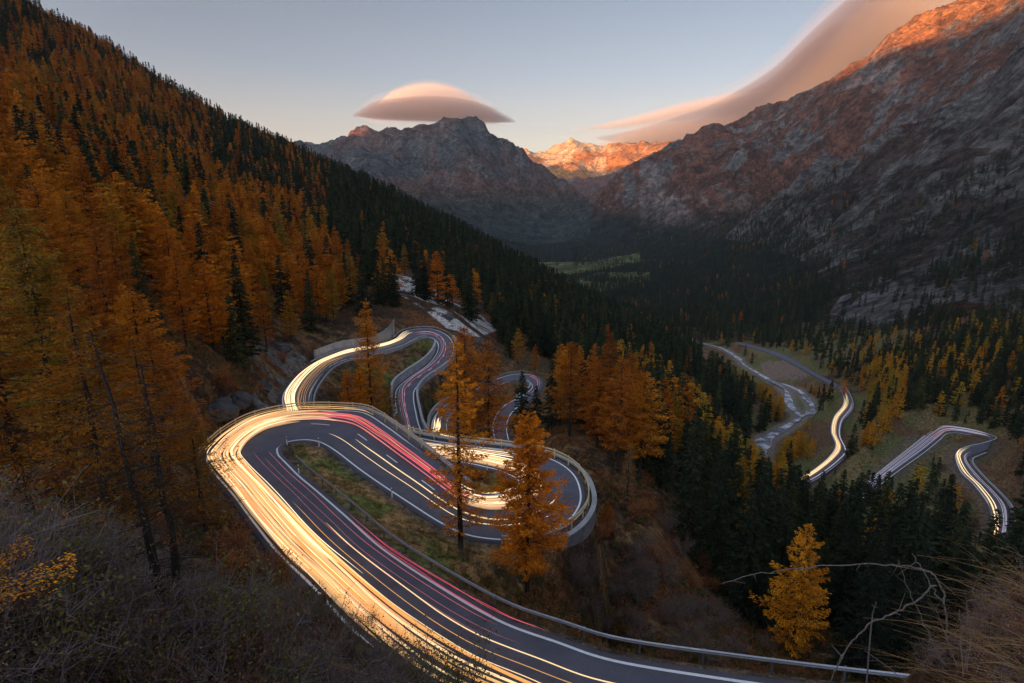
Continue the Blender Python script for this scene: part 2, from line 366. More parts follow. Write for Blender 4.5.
Z += sst(800, 1200, RR) * (1 - sst(2100, 2500, RR)) * sst(60, 260, Z - floor) * (X > 100) * (ridged(Y / 130 + wx * 1.5, X / 520 + wx, 4, 142) - 0.6) * 55
hill = sst(90, 300, RR) * (1 - sst(1200, 1800, RR)) * sst(15, 60, Z - floor)
Z += hill * (fbm(X / 60, Y / 60, 4, 5) - 0.5) * 10
Z += (1 - sst(200, 500, RR)) * sst(6, 30, RR) * (fbm(X / 5, Y / 5, 4, 6) - 0.5) * 1.6
Z += (fbm(X / 0.9, Y / 0.9, 3, 8) - 0.5) * 0.25 * (1 - sst(20, 60, RR))
# ---- the roads and river cut into it
near_rows = np.where((LR > math.log(18)) & (LR < math.log(1000)))[0]
r0, r1 = near_rows[0], near_rows[-1] + 1
def carve(Z, lines, under, blend, quads=None, ext=0.9):
    """flatten towards polylines [(P(x,y,z), half)], inside half -> z-under, fading over blend; quads=(L,R) also fills between two edges"""
    dmin = np.full((r1 - r0, NC), 1e9); zz = np.zeros_like(dmin)
    def window(pts, m):
        az = np.arctan2(pts[:, 0], pts[:, 1]); rr = np.hypot(pts[:, 0], pts[:, 1]); rm = rr.min()
        c0 = np.searchsorted(AZ, az.min() - m / rm); c1 = np.searchsorted(AZ, az.max() + m / rm)
        q0 = max(r0, np.searchsorted(LR, math.log(max(2, rm - m)))); q1 = min(r1, np.searchsorted(LR, math.log(rr.max() + m)))
        return q0, q1, c0, c1
    for P, half in lines:
        for i in range(len(P) - 1):
            a, b = P[i], P[i + 1]; q0, q1, c0, c1 = window(P[i:i + 2], half[i] + blend + 1)
            if c1 <= c0 or q1 <= q0: continue
            x = X[q0:q1, c0:c1]; y = Y[q0:q1, c0:c1]
            d = b[:2] - a[:2]; L2 = max(1e-6, d @ d)
            t = np.clip(((x - a[0]) * d[0] + (y - a[1]) * d[1]) / L2, 0, 1)
            dist = np.maximum(0, np.hypot(x - a[0] - t * d[0], y - a[1] - t * d[1]) - (half[i] + (half[i + 1] - half[i]) * t))
            s = (slice(q0 - r0, q1 - r0), slice(c0, c1)); up = dist < dmin[s]
            dmin[s] = np.where(up, dist, dmin[s]); zz[s] = np.where(up, a[2] + (b[2] - a[2]) * t, zz[s])
    if quads is not None:
        L, Rt = quads
        for i in range(len(L) - 1):
            q = np.array([L[i], L[i + 1], Rt[i + 1], Rt[i]]); q0, q1, c0, c1 = window(q, 0.5)
            if c1 <= c0 or q1 <= q0: continue
            x = X[q0:q1, c0:c1]; y = Y[q0:q1, c0:c1]; ins = inpoly([tuple(p[:2]) for p in q], x, y)
            s = (slice(q0 - r0, q1 - r0), slice(c0, c1)); dmin[s] = np.where(ins, 0, dmin[s]); zz[s] = np.where(ins, q[:, 2].min(), zz[s])
    wgt = 1 - sst(0.0, blend, dmin)
    sub = Z[r0:r1]
    tgt = zz - under - np.clip(dmin, 0, 6) * 0.10 * (dmin < 1e8)
    Z[r0:r1] = np.where(dmin < blend, sub + (tgt - sub) * wgt, sub)
    return dmin
one = lambda P, h: (P, np.full(len(P), float(h)))
DM = carve(Z, [one(MAIN.L, 1.0), one(MAIN.R, 1.0)], 0.25, 3.4, (MAIN.L, MAIN.R))
for rd, u in ((LOW, 0.7), (MID, 1.0), (FAR, 1.6)):
    DM = np.minimum(DM, carve(Z, [(rd.C, rd.W / 2 + 2.0)], u, 14))
DRV = np.full((r1 - r0, NC), 1e9)
for rv in RIV: DRV = np.minimum(DRV, carve(Z, [(rv[:, :3], rv[:, 3] * 0.6)], 1.2, 14))
DROAD = np.full(Z.shape, 1e9); DROAD[r0:r1] = DM
DRIV = np.full(Z.shape, 1e9); DRIV[r0:r1] = DRV
TT = Z / RR
RUNMAX = np.maximum.accumulate(TT, axis=0)
PX, PY = project(X, Y, Z)
def rc(x, y):
    r = np.hypot(x, y); a = np.arctan2(x, y)
    ci = np.clip((a - AZ[0]) / (AZ[1] - AZ[0]), 0, NC - 1.001); ri = np.clip(np.interp(np.log(np.maximum(r, 2)), LR, np.arange(NR)), 0, NR - 1.001)
    return ri, ci
def lookup(G, x, y):
    ri, ci = rc(x, y); i = ri.astype(int); j = ci.astype(int); f = ri - i; g = ci - j
    return (G[i, j] * (1 - f) + G[i + 1, j] * f) * (1 - g) + (G[i, j + 1] * (1 - f) + G[i + 1, j + 1] * f) * g
def gz(x, y): return float(lookup(Z, np.array([x]), np.array([y]))[0])
def hit(px, py, rmin=3):
    """the ground point seen at this pixel"""
    x, y, z = ray(px, py); a = math.atan2(x, y); t = z / math.hypot(x, y)
    j = int(np.clip(round((a - AZ[0]) / (AZ[1] - AZ[0])), 0, NC - 1)); col = TT[:, j]
    k = np.where((col >= t) & (RR[:, j] > rmin))[0]
    i = k[0] if len(k) else NR - 1
    return np.array([X[i, j], Y[i, j], Z[i, j]])

# ---- surface colours (soil, turf, rock, snow) per vertex, the high ones tinted as sunlit
def lerp(a, b, f): return a + (b - a) * f[..., None]
col = np.zeros(Z.shape + (3,)); soil = np.array([0.045, 0.030, 0.020]); turf = np.array([0.075, 0.085, 0.025]); dry = np.array([0.17, 0.105, 0.045])
bracken = np.array([0.10, 0.045, 0.02]); rockc = np.array([0.23, 0.23, 0.235]); redb = np.array([0.145, 0.064, 0.040]); darkf = np.array([0.022, 0.028, 0.024])
n1 = fbm(X / 9, Y / 9, 5, 41); n2 = fbm(X / 45, Y / 45, 5, 42); n3 = fbm(X / 260, Y / 260, 6, 43); n4 = fbm(X / 2.2, Y / 2.2, 4, 44)
gy, gx = np.gradient(Z, axis=0) / np.gradient(RR, axis=0), np.gradient(Z, axis=1) / (RR * (AZ[1] - AZ[0]))
slope = np.hypot(gx, gy)
col[:] = soil
col = lerp(col, bracken, sst(0.45, 0.62, n1)); col = lerp(col, dry, sst(0.5, 0.7, n4) * 0.7 * (RR < 200))
wedge = inpoly([(290,440),(340,440),(480,535),(540,545),(520,600),(430,575),(300,475)], PX, PY) | inpoly([(440,465),(510,470),(520,490),(470,500)], PX, PY)
col = lerp(col, dry * 1.5, wedge * sst(0.3, 0.5, n1)); col = lerp(col, turf * 1.5, wedge * sst(0.5, 0.62, fbm(X / 4, Y / 4, 4, 51)))
vg = inpoly([(395,395),(415,340),(438,338),(436,362),(400,385),(385,370),(360,360),(330,366),(335,380)], PX, PY) | inpoly([(425,395),(470,370),(430,440),(420,430)], PX, PY)
col = lerp(col, turf * 1.25, vg * sst(0.38, 0.5, n1))
meadow = ((RR > 150) & inpoly([(780,470),(835,470),(860,455),(900,440),(960,430),(950,450),(945,480),(975,500),(985,550),(880,560),(800,520)], PX, PY)) | ((RR > 400) & inpoly([(800,368),(860,380),(860,400),(770,360)], PX, PY)) | ((RR > 1000) & (inpoly([(535,262),(590,262),(640,252),(640,262),(570,276),(548,277)], PX, PY) | inpoly([(575,280),(600,272),(650,272),(650,280),(600,292),(585,290)], PX, PY)))
col = lerp(col, np.array([0.075, 0.078, 0.034]) * np.where(RR > 1000, 2.3, 1.0)[..., None], meadow * sst(0.35, 0.55, n2 * 0.5 + n1 * 0.5))
low = (RR > 150) * (RR < 900) * (1 - sst(25, 60, Z - floor))
col = lerp(col, np.array([0.10, 0.065, 0.04]), low * (~meadow) * 0.7)
col = lerp(col, np.array([0.085, 0.092, 0.034]), low * sst(0.42, 0.52, n2) * 0.85)
col = lerp(col, np.array([0.15, 0.10, 0.05]), low * sst(0.52, 0.62, fbm(X / 12, Y / 12, 4, 150)) * 0.6)
# river gravel
col = lerp(col, np.array([0.2, 0.18, 0.17]), (1 - sst(0, 4, DRIV)) * 0.6)
col = lerp(col, np.array([0.16, 0.115, 0.10]), inpoly([(760,362),(790,360),(812,375),(795,380),(765,378)], PX, PY) * (RR > 300) * 0.8)
# scree beside the hairpins
scr = (RR > 150) * (RR < 420) * (inpoly([(383,270),(405,275),(440,292),(475,310),(497,330),(480,337),(455,335),(425,310),(392,290)], PX, PY))
col = lerp(col, rockc * 1.7, scr * sst(0.46, 0.56, 0.6 * n1 + 0.4 * fbm(X / 14, Y / 3, 4, 61)))
rkb = (RR > 60) & (RR < 160) & inpoly([(225,405),(262,330),(300,318),(345,335),(300,372),(268,412)], PX, PY)
col = lerp(col, rockc * 0.45, rkb * sst(0.40, 0.60, fbm(X / 3.5, Y / 3.5, 5, 62)))
# far slopes: forest floor, then red-brown turf, then rock
far = sst(700, 1500, RR)
alt = Z - floor
b = sst(80, 330, alt + 160 * (n3 - 0.5))
col = lerp(col, darkf, far)
col = lerp(col, redb * (0.75 + 0.5 * n2[..., None]), far * b)
rk = ridged(X / 190, Y / 190, 6, 71)
rockm = sst(0.64, 0.72, rk * 0.55 + 0.5 * fbm(X / 60, Y / 60, 5, 72) + 0.12 * (slope - 0.7)) 
ROCKP = far * b * (0.22 + 0.28 * sst(0.55, 0.75, rk) + 0.16 * sst(.6, 1.1, slope))
# right crags: pale broken rock
cr = (RR > 650) & (RR < 2300) & inpoly([(1100,20),(1024,45),(940,110),(850,165),(800,195),(700,235),(760,245),(800,260),(850,300),(830,320),(880,330),(960,300),(1100,330)], PX, PY)
cf = sst(0.47, 0.60, 0.5 * fbm(X / 70, Y / 70, 6, 81, 0.6) + 0.5 * rk)
col = lerp(col, np.array([0.060, 0.046, 0.038]), cr * 0.9)
ROCKP = np.where(cr, 0.28 + 0.30 * cf + 0.14 * sst(180, 300, PY), ROCKP)
col = lerp(col, rockc * 0.9, (RR > 600) * inpoly([(825,318),(850,285),(885,275),(905,290),(890,322),(845,325)], PX, PY) * sst(0.40, 0.5, n2) * 0.8)
# grey gullies down the sunlit mountain, pale rock on the dome
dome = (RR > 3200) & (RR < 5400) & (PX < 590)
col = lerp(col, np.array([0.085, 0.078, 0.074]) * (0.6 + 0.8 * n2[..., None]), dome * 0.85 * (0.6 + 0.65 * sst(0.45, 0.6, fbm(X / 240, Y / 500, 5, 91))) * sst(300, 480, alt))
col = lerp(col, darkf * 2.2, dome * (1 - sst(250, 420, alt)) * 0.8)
gul = (RR > 2600) & (PX > 640) & (PX < 900)
col = lerp(col, np.array([0.26, 0.22, 0.2]), gul * sst(0.63, 0.72, ridged((X * 0.8 + Y * 0.3) / 260, (Y - X * .5) / 1500, 4, 95)) * b * 0.8)
ROCKP = np.where(dome, 0.40 * sst(250, 420, alt), ROCKP)
sun_tint = far * (~cr) * (RR > 2600) * sst(560, 900, Z) * (RR < 6000)  # sunlit band put into the colour of the high rock, by altitude
col = lerp(col, np.array([0.42, 0.20, 0.075]), sun_tint * 0.9); ROCKP = ROCKP * (1 - 0.6 * sun_tint)
far_sun_tint = (RR > 7800); col = lerp(col, np.array([0.50, 0.21, 0.04]), far_sun_tint * 0.8); ROCKP = np.where(far_sun_tint, 0.1, ROCKP)  # orange sunlight put into the base colour of the far peaks
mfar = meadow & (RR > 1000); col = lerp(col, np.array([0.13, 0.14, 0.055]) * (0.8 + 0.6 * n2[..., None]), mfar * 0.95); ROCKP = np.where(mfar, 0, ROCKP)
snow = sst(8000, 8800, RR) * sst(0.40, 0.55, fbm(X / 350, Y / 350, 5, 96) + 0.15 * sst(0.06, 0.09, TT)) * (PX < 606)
col = lerp(col, np.array([0.66, 0.46, 0.24]), snow)  # low orange sunlight put into the snow colour
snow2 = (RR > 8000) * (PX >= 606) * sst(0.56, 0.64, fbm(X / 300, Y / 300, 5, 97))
col = lerp(col, np.array([0.66, 0.46, 0.24]), snow2 * 0.5)  # same sun-tinted snow colour
# ground under and beside the road
col = lerp(col, np.array([0.10, 0.08, 0.065]), (1 - sst(0.0, 0.9, DROAD)) * (RR < 320) * 0.7)

def ground_mat():
    k = NT("ground_cover", 0.95, 0.1)
    at = k.n('ShaderNodeAttribute', attribute_name='cover').outputs['Color']
    f1 = k.noise(0.9, 8, 0.7); f2 = k.noise(6.0, 6, 0.7)
    v = k.ramp(f1, [(0.38, (0.45, 0.45, 0.45)), (0.62, (1.7, 1.6, 1.5))])
    v2 = k.ramp(f2, [(0.38, (0.5, 0.5, 0.5)), (0.62, (1.5, 1.5, 1.5))])
    k.col(k.mix(1.0, k.mix(1.0, at, v, 'MULTIPLY'), v2, 'MULTIPLY')); k.bump(f2, 0.12)
    return k.m
def mount_mat():
    k = NT("mountain_cover", 0.95, 0.05)
    at = k.n('ShaderNodeAttribute', attribute_name='cover').outputs['Color']
    mp = k.n('ShaderNodeMapping'); k.t.links.new(k.obj(), mp.inputs[0]); mp.inputs['Scale'].default_value = (1, 1, 0.9)
    al = k.n('ShaderNodeAttribute', attribute_name='cover').outputs['Alpha']
    f1 = k.noise(0.012, 10, 0.68, mp.outputs[0]); f2 = k.noise(0.05, 8, 0.75, mp.outputs[0])
    v = k.ramp(f1, [(0.40, (0.42, 0.42, 0.44)), (0.60, (1.6, 1.55, 1.5))])
    v2 = k.ramp(f2, [(0.40, (0.45, 0.45, 0.45)), (0.60, (1.55, 1.55, 1.55))])
    rn = k.noise(0.007, 14, 0.72, mp.outputs[0]); rs = k.mathn('ADD', rn, k.mathn('MULTIPLY', k.mathn('SUBTRACT', al, 0.5), 0.32))
    rf = k.ramp(rs, [(0.50, (0, 0, 0)), (0.545, (1, 1, 1))]); rtone = k.ramp(k.noise(0.02, 10, 0.75, mp.outputs[0]), [(0.38, (0.055, 0.048, 0.045)), (0.62, (0.215, 0.195, 0.18))])
    at = k.mix(rf, k.mix(0.75, at, v, 'MULTIPLY'), rtone)
    k.col(k.mix(0.9, at, v2, 'MULTIPLY'))
    h = k.mathn('ADD', k.mathn('MULTIPLY', f1, 90.0), k.mathn('MULTIPLY', f2, 26.0)); k.bump(h, 1.0, 1.0)
    return k.m
GM, MM = ground_mat(), mount_mat()
def terrain_piece(name, i0, i1, mat):
    sl = slice(i0, i1 + 1); V = np.stack([X[sl], Y[sl], Z[sl]], -1).reshape(-1, 3)
    nr = i1 + 1 - i0; idx = np.arange(nr * NC).reshape(nr, NC)
    Q = np.stack([idx[:-1, :-1], idx[:-1, 1:], idx[1:, 1:], idx[1:, :-1]], -1).reshape(-1, 4)
    me = np_mesh(name, V, Q, mat, 4, True)
    ca = me.color_attributes.new('cover', 'FLOAT_COLOR', 'POINT')
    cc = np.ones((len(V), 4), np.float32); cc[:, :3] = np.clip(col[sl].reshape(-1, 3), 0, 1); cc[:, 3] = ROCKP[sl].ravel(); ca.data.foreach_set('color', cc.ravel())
    return tag(add(name, me), kind='structure')
iA = int(np.searchsorted(LR, math.log(700))); iB = int(np.searchsorted(LR, math.log(2700)))
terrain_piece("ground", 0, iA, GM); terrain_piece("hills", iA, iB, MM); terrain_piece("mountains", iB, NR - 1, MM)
# unseen range added behind the viewer, its crest shaped to shade the valley
def shadow_range():
    La = np.array([math.sin(R(SUN_AZ)), math.cos(R(SUN_AZ))]); Pa = np.array([La[1], -La[0]])
    u = np.linspace(-9000, 7000, 90); s = np.linspace(-1, 1, 17)
    U, S = np.meshgrid(u, s)
    crest = 1150 + 90 * (fbm(u / 900, u * 0, 4, 120) - 0.5) * 2
    crest += 150 * np.exp(-((u + 3350) / 900) ** 2)  # crest raised to keep the domed mountain's top in shade
    crest = np.where(u > 1500, crest + (u - 1500) * 0.05, crest)
    zz = -300 + (crest[None] + 300) * (1 - np.abs(S)) ** 0.9
    x = La[0] * (-4200 + S * 2000) + Pa[0] * U; y = La[1] * (-4200 + S * 2000) + Pa[1] * U
    idx = np.arange(U.size).reshape(U.shape)
    Q = np.stack([idx[:-1, :-1], idx[:-1, 1:], idx[1:, 1:], idx[1:, :-1]], -1).reshape(-1, 4)
    k = simple("bare_mountain_rock", (0.16, 0.13, 0.11), 0.95, 0.05, scale=0.01)
    tag(add("added_shadow_range", np_mesh("added_shadow_range", np.stack([x, y, zz], -1).reshape(-1, 3), Q, k)), kind='structure')
shadow_range()
# ------------------------------------------------------------------ road surfaces, markings, river
def asphalt():
    k = NT("asphalt", 0.8, 0.35); f = k.noise(0.35, 8, 0.65); g = k.noise(9, 4, 0.6)
    c = k.ramp(f, [(0.3, (0.062, 0.061, 0.086)), (0.7, (0.122, 0.118, 0.158))])
    k.col(k.mix(0.35, c, k.ramp(g, [(0.3, (0.04, 0.04, 0.045)), (0.7, (0.11, 0.105, 0.115))]))); k.bump(g, 0.01)
    return k.m
ASPH = asphalt(); PAINT = simple("road_paint", (0.72, 0.72, 0.72), 0.6, 0.3, var=0.12, scale=4)
STEEL = simple("galvanised_steel", (0.33, 0.34, 0.37), 0.45, 0.5, 0.6, 0.2, 1.2); DSTEEL = simple("dull_steel", (0.16, 0.165, 0.18), 0.5, 0.5, 0.5, 0.25, 2)
def masonry(name, c):
    k = NT(name, 0.9, 0.2)
    vt = k.n('ShaderNodeTexVoronoi'); vt.inputs['Scale'].default_value = 2.2; k.t.links.new(k.obj(), vt.inputs['Vector'])
    f = k.noise(0.7, 7, 0.7)
    a = k.ramp(f, [(0.3, tuple(v * .6 for v in c)), (0.7, tuple(v * 1.35 for v in c))])
    k.col(k.mix(0.5, a, vt.outputs['Color'], 'MULTIPLY')); k.b.inputs['Roughness'].default_value = .9
    k.col(k.mix(0.75, k.mix(1.0, a, k.ramp(vt.outputs['Distance'], [(0.0, (1.15,) * 3), (0.8, (0.55,) * 3)]), 'MULTIPLY'), a)); k.bump(vt.outputs['Distance'], 0.08)
    return k.m
STONE = masonry("grey_masonry", (0.30, 0.30, 0.33)); DARKST = masonry("dark_masonry", (0.13, 0.13, 0.14)); CONC = simple("concrete", (0.30, 0.30, 0.31), 0.85, 0.2, scale=0.8, bump=0.02)
def nrm(P):
    d = np.gradient(P[:, :2], axis=0); d /= np.linalg.norm(d, axis=1)[:, None] + 1e-9
    return np.c_[-d[:, 1], d[:, 0], np.zeros(len(P))]          # to the left of travel
def ribbon(P, Q):
    """strip between polylines P and Q"""
    n = len(P); V = np.vstack([P, Q]); i = np.arange(n - 1)
    return V, np.stack([i, i + n, i + n + 1, i + 1], -1)
def road_mesh(name, rd, extra=0.45, lift=0.0, crown=0.05):
    nL = nrm(rd.C); K = 9; rows = []
    for k in range(K):
        f = k / (K - 1); p = rd.L + nL * extra + (rd.R - rd.L - 2 * nL * extra) * f
        p = p.copy(); p[:, 2] += lift + crown * (1 - (2 * f - 1) ** 2); rows.append(p)
    # sides down into the ground
    a = rows[0].copy(); a[:, 2] -= 1.3; b = rows[-1].copy(); b[:, 2] -= 1.3
    rows = [a] + rows + [b]; V = np.stack(rows, 1); n, m = V.shape[:2]; idx = np.arange(n * m).reshape(n, m)
    Q = np.stack([idx[:-1, :-1], idx[:-1, 1:], idx[1:, 1:], idx[1:, :-1]], -1).reshape(-1, 4)
    return tag(add(name, np_mesh(name, V.reshape(-1, 3), Q, ASPH, 4, False)), kind='structure')
def surf(rd, f, up):
    p = rd.L + (rd.R - rd.L) * f; p = p.copy(); p[:, 2] += 0.05 * (1 - (2 * f - 1) ** 2) * 0.8 + up; return p
road_mesh("road", MAIN); road_mesh("lower_road", LOW); road_mesh("valley_road", MID); road_mesh("far_road", FAR)
Vs, Fs, off = [], [], 0
def addstrip(P, Q):
    global off
    v, f = ribbon(P, Q); Vs.append(v); Fs.append(f + off); off += len(v)
for rd, wl in ((MAIN, 0.22), (LOW, 0.22), (MID, 0.2)):
    nL = nrm(rd.C); u = 0.03
    for e, sg in ((rd.L, -1), (rd.R, 1)):
        a = e + nL * 0.02 * sg; b = e + nL * (wl + 0.02) * sg; a = a.copy(); b = b.copy(); a[:, 2] += u; b[:, 2] += u
        addstrip(a, b)
def seg(rd, s0, s1): return slice(int(s0 * rd.n), int(s1 * rd.n) + 1)
def resample(P, step):
    d = np.r_[0, np.cumsum(np.linalg.norm(np.diff(P, axis=0), axis=1))]; k = max(2, int(d[-1] / step) + 1); t = np.linspace(0, d[-1], k)
    return np.c_[tuple(np.interp(t, d, P[:, i]) for i in range(P.shape[1]))]
def dashes(rd, s0, s1, f, on=3.0, gap=6.0, wd=0.16):
    P = resample(surf(rd, f, 0.03)[seg(rd, s0, s1)], 1.0); nn = nrm(P); i = 0
    while i + on < len(P):
        q = P[i:i + int(on) + 1]; m = nn[i:i + int(on) + 1]; addstrip(q + m * wd / 2, q - m * wd / 2); i += int(on + gap)
dashes(MAIN, 18, 26, 0.5); dashes(MAIN, 52, 63, 0.5, 2, 4, 0.2); dashes(MAIN, 70, 75, 0.5, 2, 4)
tag(add("road_markings", np_mesh("road_markings", np.vstack(Vs), np.vstack(Fs), PAINT)), kind='structure')
def water_mat():
    k = NT("river_water", 0.35, 0.5); f = k.mathn('ADD', k.mathn('MULTIPLY', k.noise(0.16, 5, 0.6), 0.5), k.mathn('MULTIPLY', k.noise(0.7, 8, 0.8), 0.5))
    k.col(k.ramp(f, [(0.44, (0.05, 0.055, 0.07)), (0.5, (0.16, 0.17, 0.21)), (0.56, (0.60, 0.61, 0.70))])); k.bump(f, 0.5)
    return k.m
WM = water_mat(); off = 0; Vs, Fs = [], []
for rv in RIV:
    P = rv[:, :3]; nn = nrm(P); wv = rv[:, 3:4] * 0.34 * (0.35 + 1.3 * vnoise(np.arange(len(P)) / 3., np.zeros(len(P)), 4))[:, None]
    a = P + nn * wv; b = P - nn * wv; a[:, 2] -= 0.7; b[:, 2] -= 0.7; addstrip(a, b)
tag(add("river", np_mesh("river", np.vstack(Vs), np.vstack(Fs), WM)), kind='structure')

# ------------------------------------------------------------------ guardrails, parapets, walls
def sweep(P, N, prof, closed=True):
    """profile [(outwards, up)] along P with side vectors N"""
    prof = np.array(prof, float); m = len(prof); n = len(P)
    V = P[:, None] + N[:, None] * prof[None, :, :1] + np.array([0, 0, 1.0]) * prof[None, :, 1:]
    idx = np.arange(n * m).reshape(n, m); nx = np.roll(idx, -1, axis=1)
    Q = np.stack([idx[:-1], nx[:-1], nx[1:], idx[1:]], -1).reshape(-1, 4)
    F = [tuple(q) for q in Q] + [tuple(idx[0][::-1]), tuple(idx[-1])]
    return V.reshape(-1, 3), F
def box(V, F, c, sx, sy, sz, rz=0.0):
    """append a box with its base centre at c"""
    o = len(V); cs, sn = math.cos(rz), math.sin(rz)
    for z in (0, sz):
        for x, y in ((-1, -1), (1, -1), (1, 1), (-1, 1)):
            a, b = x * sx / 2, y * sy / 2; V.append((c[0] + a * cs - b * sn, c[1] + a * sn + b * cs, c[2] + z))
    F += [(o, o + 3, o + 2, o + 1), (o + 4, o + 5, o + 6, o + 7)] + [(o + i, o + (i + 1) % 4, o + 4 + (i + 1) % 4, o + 4 + i) for i in range(4)]
def side_line(rd, side, s0, s1, offs, step=1.0):
    sl = seg(rd, s0, s1); e = (rd.L if side == 'L' else rd.R)[sl]; nn = nrm(rd.C)[sl] * (1 if side == 'L' else -1)
    P = resample(e + nn * offs, step); N = nrm(P)
    if ((N * np.c_[resample(nn, 1)[:1]]).sum() if False else N[len(N) // 2] @ nn[len(nn) // 2]) < 0: N = -N
    return P, N
def guardrail(rd, side, s0, s1, label, offs=1.3, kind='w', mat=STEEL, post_gap=4, h=0.75):
    P, N = side_line(rd, side, s0, s1, offs)
    root = empty("guardrail", P[len(P) // 2]); tag(root, label, "guardrail")
    O = P[len(P) // 2]
    if kind == 'w':
        prof = [(-.04, h - .31), (-.10, h - .25), (-.10, h - .19), (-.04, h - .155), (-.10, h - .12), (-.10, h - .06), (-.04, h), (-.02, h), (-.02, h - .31)]
        v, f = sweep(P - O, N, prof); link_mesh("beam", v, f, mat, root)
    else:
        for z0, z1 in ((h - .20, h), (h - .60, h - .44)):
            v, f = sweep(P - O, N, [(-.05, z0), (-.05, z1), (.03, z1), (.03, z0)]); link_mesh("rail", v, f, mat, root)
    cnt = 0
    for i in range(0, len(P), post_gap):
        if cnt >= 98: break
        V, F = [], []; a = math.atan2(N[i, 1], N[i, 0]); box(V, F, (0, 0, -0.5), .12, .12, h + 0.5 + (0.1 if kind != 'w' else -0.04), a)
        o = link_mesh("post", V, F, DSTEEL if kind == 'w' else mat, root); o.location = P[i] - O + N[i] * 0.05; cnt += 1
    return root
def wall(rd, side, s0, s1, offs, zb, zt, thick, label, mat=STONE, cap=True, cat="stone wall", name="retaining_wall"):
    P, N = side_line(rd, side, s0, s1, offs, 1.0); O = P[len(P) // 2]
    root = empty(name, O); tag(root, label, cat)
    n = len(P); jig = (vnoise(np.arange(n) * .7, np.zeros(n), 5) - .5) * .1
    v, f = sweep(P - O + np.c_[jig * 0, jig * 0, jig], N, [(0, zb), (0, zt), (thick, zt), (thick, zb)]); link_mesh("wall_face", v, f, mat, root)
    if cap:
        v, f = sweep(P - O, N, [(-.06, zt + .055), (-.06, zt + .17), (thick + .06, zt + .17), (thick + .06, zt + .055)]); link_mesh("coping", v, f, CONC, root)
    return root
guardrail(MAIN, 'R', 0, 12, "long steel crash barrier on posts along the grass wedge side of the lowest road arm")
RAILM = simple("lamp_tinted_rail", (0.58, 0.46, 0.28), 0.55, 0.4, 0.0, 0.2, 1.5)  # amber headlamp glow put into the rail colour
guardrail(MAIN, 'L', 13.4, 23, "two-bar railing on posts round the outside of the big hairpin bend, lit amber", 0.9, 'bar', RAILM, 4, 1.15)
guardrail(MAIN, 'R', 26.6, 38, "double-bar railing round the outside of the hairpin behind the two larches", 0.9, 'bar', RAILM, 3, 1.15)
guardrail(MAIN, 'L', 45, 49, "steel barrier at the foot of the rock net above the upper curve", 0.9, 'w', STEEL, 4)
guardrail(MAIN, 'L', 50.2, 56, "steel barrier along the top of the far grey bend beneath the scree", 0.8, 'w', STEEL, 4)
guardrail(MAIN, 'R', 41.5, 50, "steel barrier along the bridge edge of the upper curve", 0.55, 'w', STEEL, 4, 0.85)
guardrail(MAIN, 'L', 70.5, 78, "steel barrier round the small far bend behind the dark spruces", 0.7, 'bar', STEEL, 3, 0.9)
guardrail(LOW, 'R', 1, 10, "steel barrier beside the outer edge of the bright S-bend at the valley bottom", 1.0, 'w', STEEL, 4)
wall(MAIN, 'L', 19, 25, 1.3, -4.0, -0.15, 0.5, "low stone wall holding up the road above the strip of grey verge")
wall(MAIN, 'R', 28.2, 39, 1.35, -2.6, -0.12, 0.5, "curved stone wall holding up the hairpin behind the two larches", DARKST)
wall(MAIN, 'R', 41.5, 47.5, 0.75, -1.3, -0.02, 0.35, "concrete edge beam of the bridge on slanting struts", CONC, False, "bridge edge", "bridge_beam")
wall(MAIN, 'R', 48, 52.3, 0.8, -2.2, 0.55, 0.4, "stone parapet below the upper curve above the small green slope")
wall(MAIN, 'R', 55, 62.5, 0.5, -0.6, 2.1, 0.5, "tall pale stone wall on the hill side of the S-shaped road")
wall(MAIN, 'L', 54.5, 63, 0.6, -2.6, 1.05, 0.4, "pale stone parapet on the outer side of the S-shaped road")
wall(MAIN, 'L', 45.5, 49.6, 1.6, -0.6, 2.4, 0.5, "long grey wall under the rock slope on the uphill side of the upper curve")
wall(MAIN, 'L', 68.4, 74, 0.5, -0.5, 1.3, 0.4, "stone wall lining the straight piece up to the small far bend")
wall(MAIN, 'L', 68.0 - 4, 68.2, 0.5, -0.5, 1.7, 0.45, "round stone wall behind the bright inner bend beside the S-shaped road")
wall(MAIN, 'R', 78, 82, 0.4, -0.4, 0.6, 0.3, "low kerb wall on the steep last piece of red-streaked road")
wall(LOW, 'R', 1, 9.5, 1.6, -3.5, 0.1, 0.5, "stone bank wall below the bright S-bend at the valley bottom")
# boulders and outcrops
ROCKM = simple("dark_gneiss", (0.065, 0.064, 0.068), 0.95, 0.1, var=.5, scale=1.2, bump=.15)
def boulder(px_, py_, size, label, seed):
    import bmesh
    p = hit(px_, py_, 30); bm = bmesh.new(); bmesh.ops.create_icosphere(bm, subdivisions=4, radius=1)
    for v_ in bm.verts:
        c = v_.co; q = 1 + .5 * (float(vnoise(np.array(c.x * 1.3 + seed), np.array(c.y * 1.3 + c.z), seed)) - .5) + .35 * (float(vnoise(np.array(c.x * 3.4 + seed), np.array(c.y * 3.1 - c.z * 3), seed + 1)) - .5)
        v_.co = Vector((round(c.x * q * 3.2) / 3.2 * .35 + c.x * q * .65, c.y * q * .8, (c.z * q * .62)))
    me = bpy.data.meshes.new("rock"); bm.to_mesh(me); bm.free(); me.materials.append(ROCKM); o = add("rock", me, None, tuple(p)); o.scale = (size,) * 3; o.rotation_euler = (0, 0, seed); tag(o, label, "rock")
boulder(216, 414, 2.8, "big dark rock beside the end of the amber railing", 1); boulder(238, 402, 2.4, "smaller dark rock above the big one by the amber railing", 2)
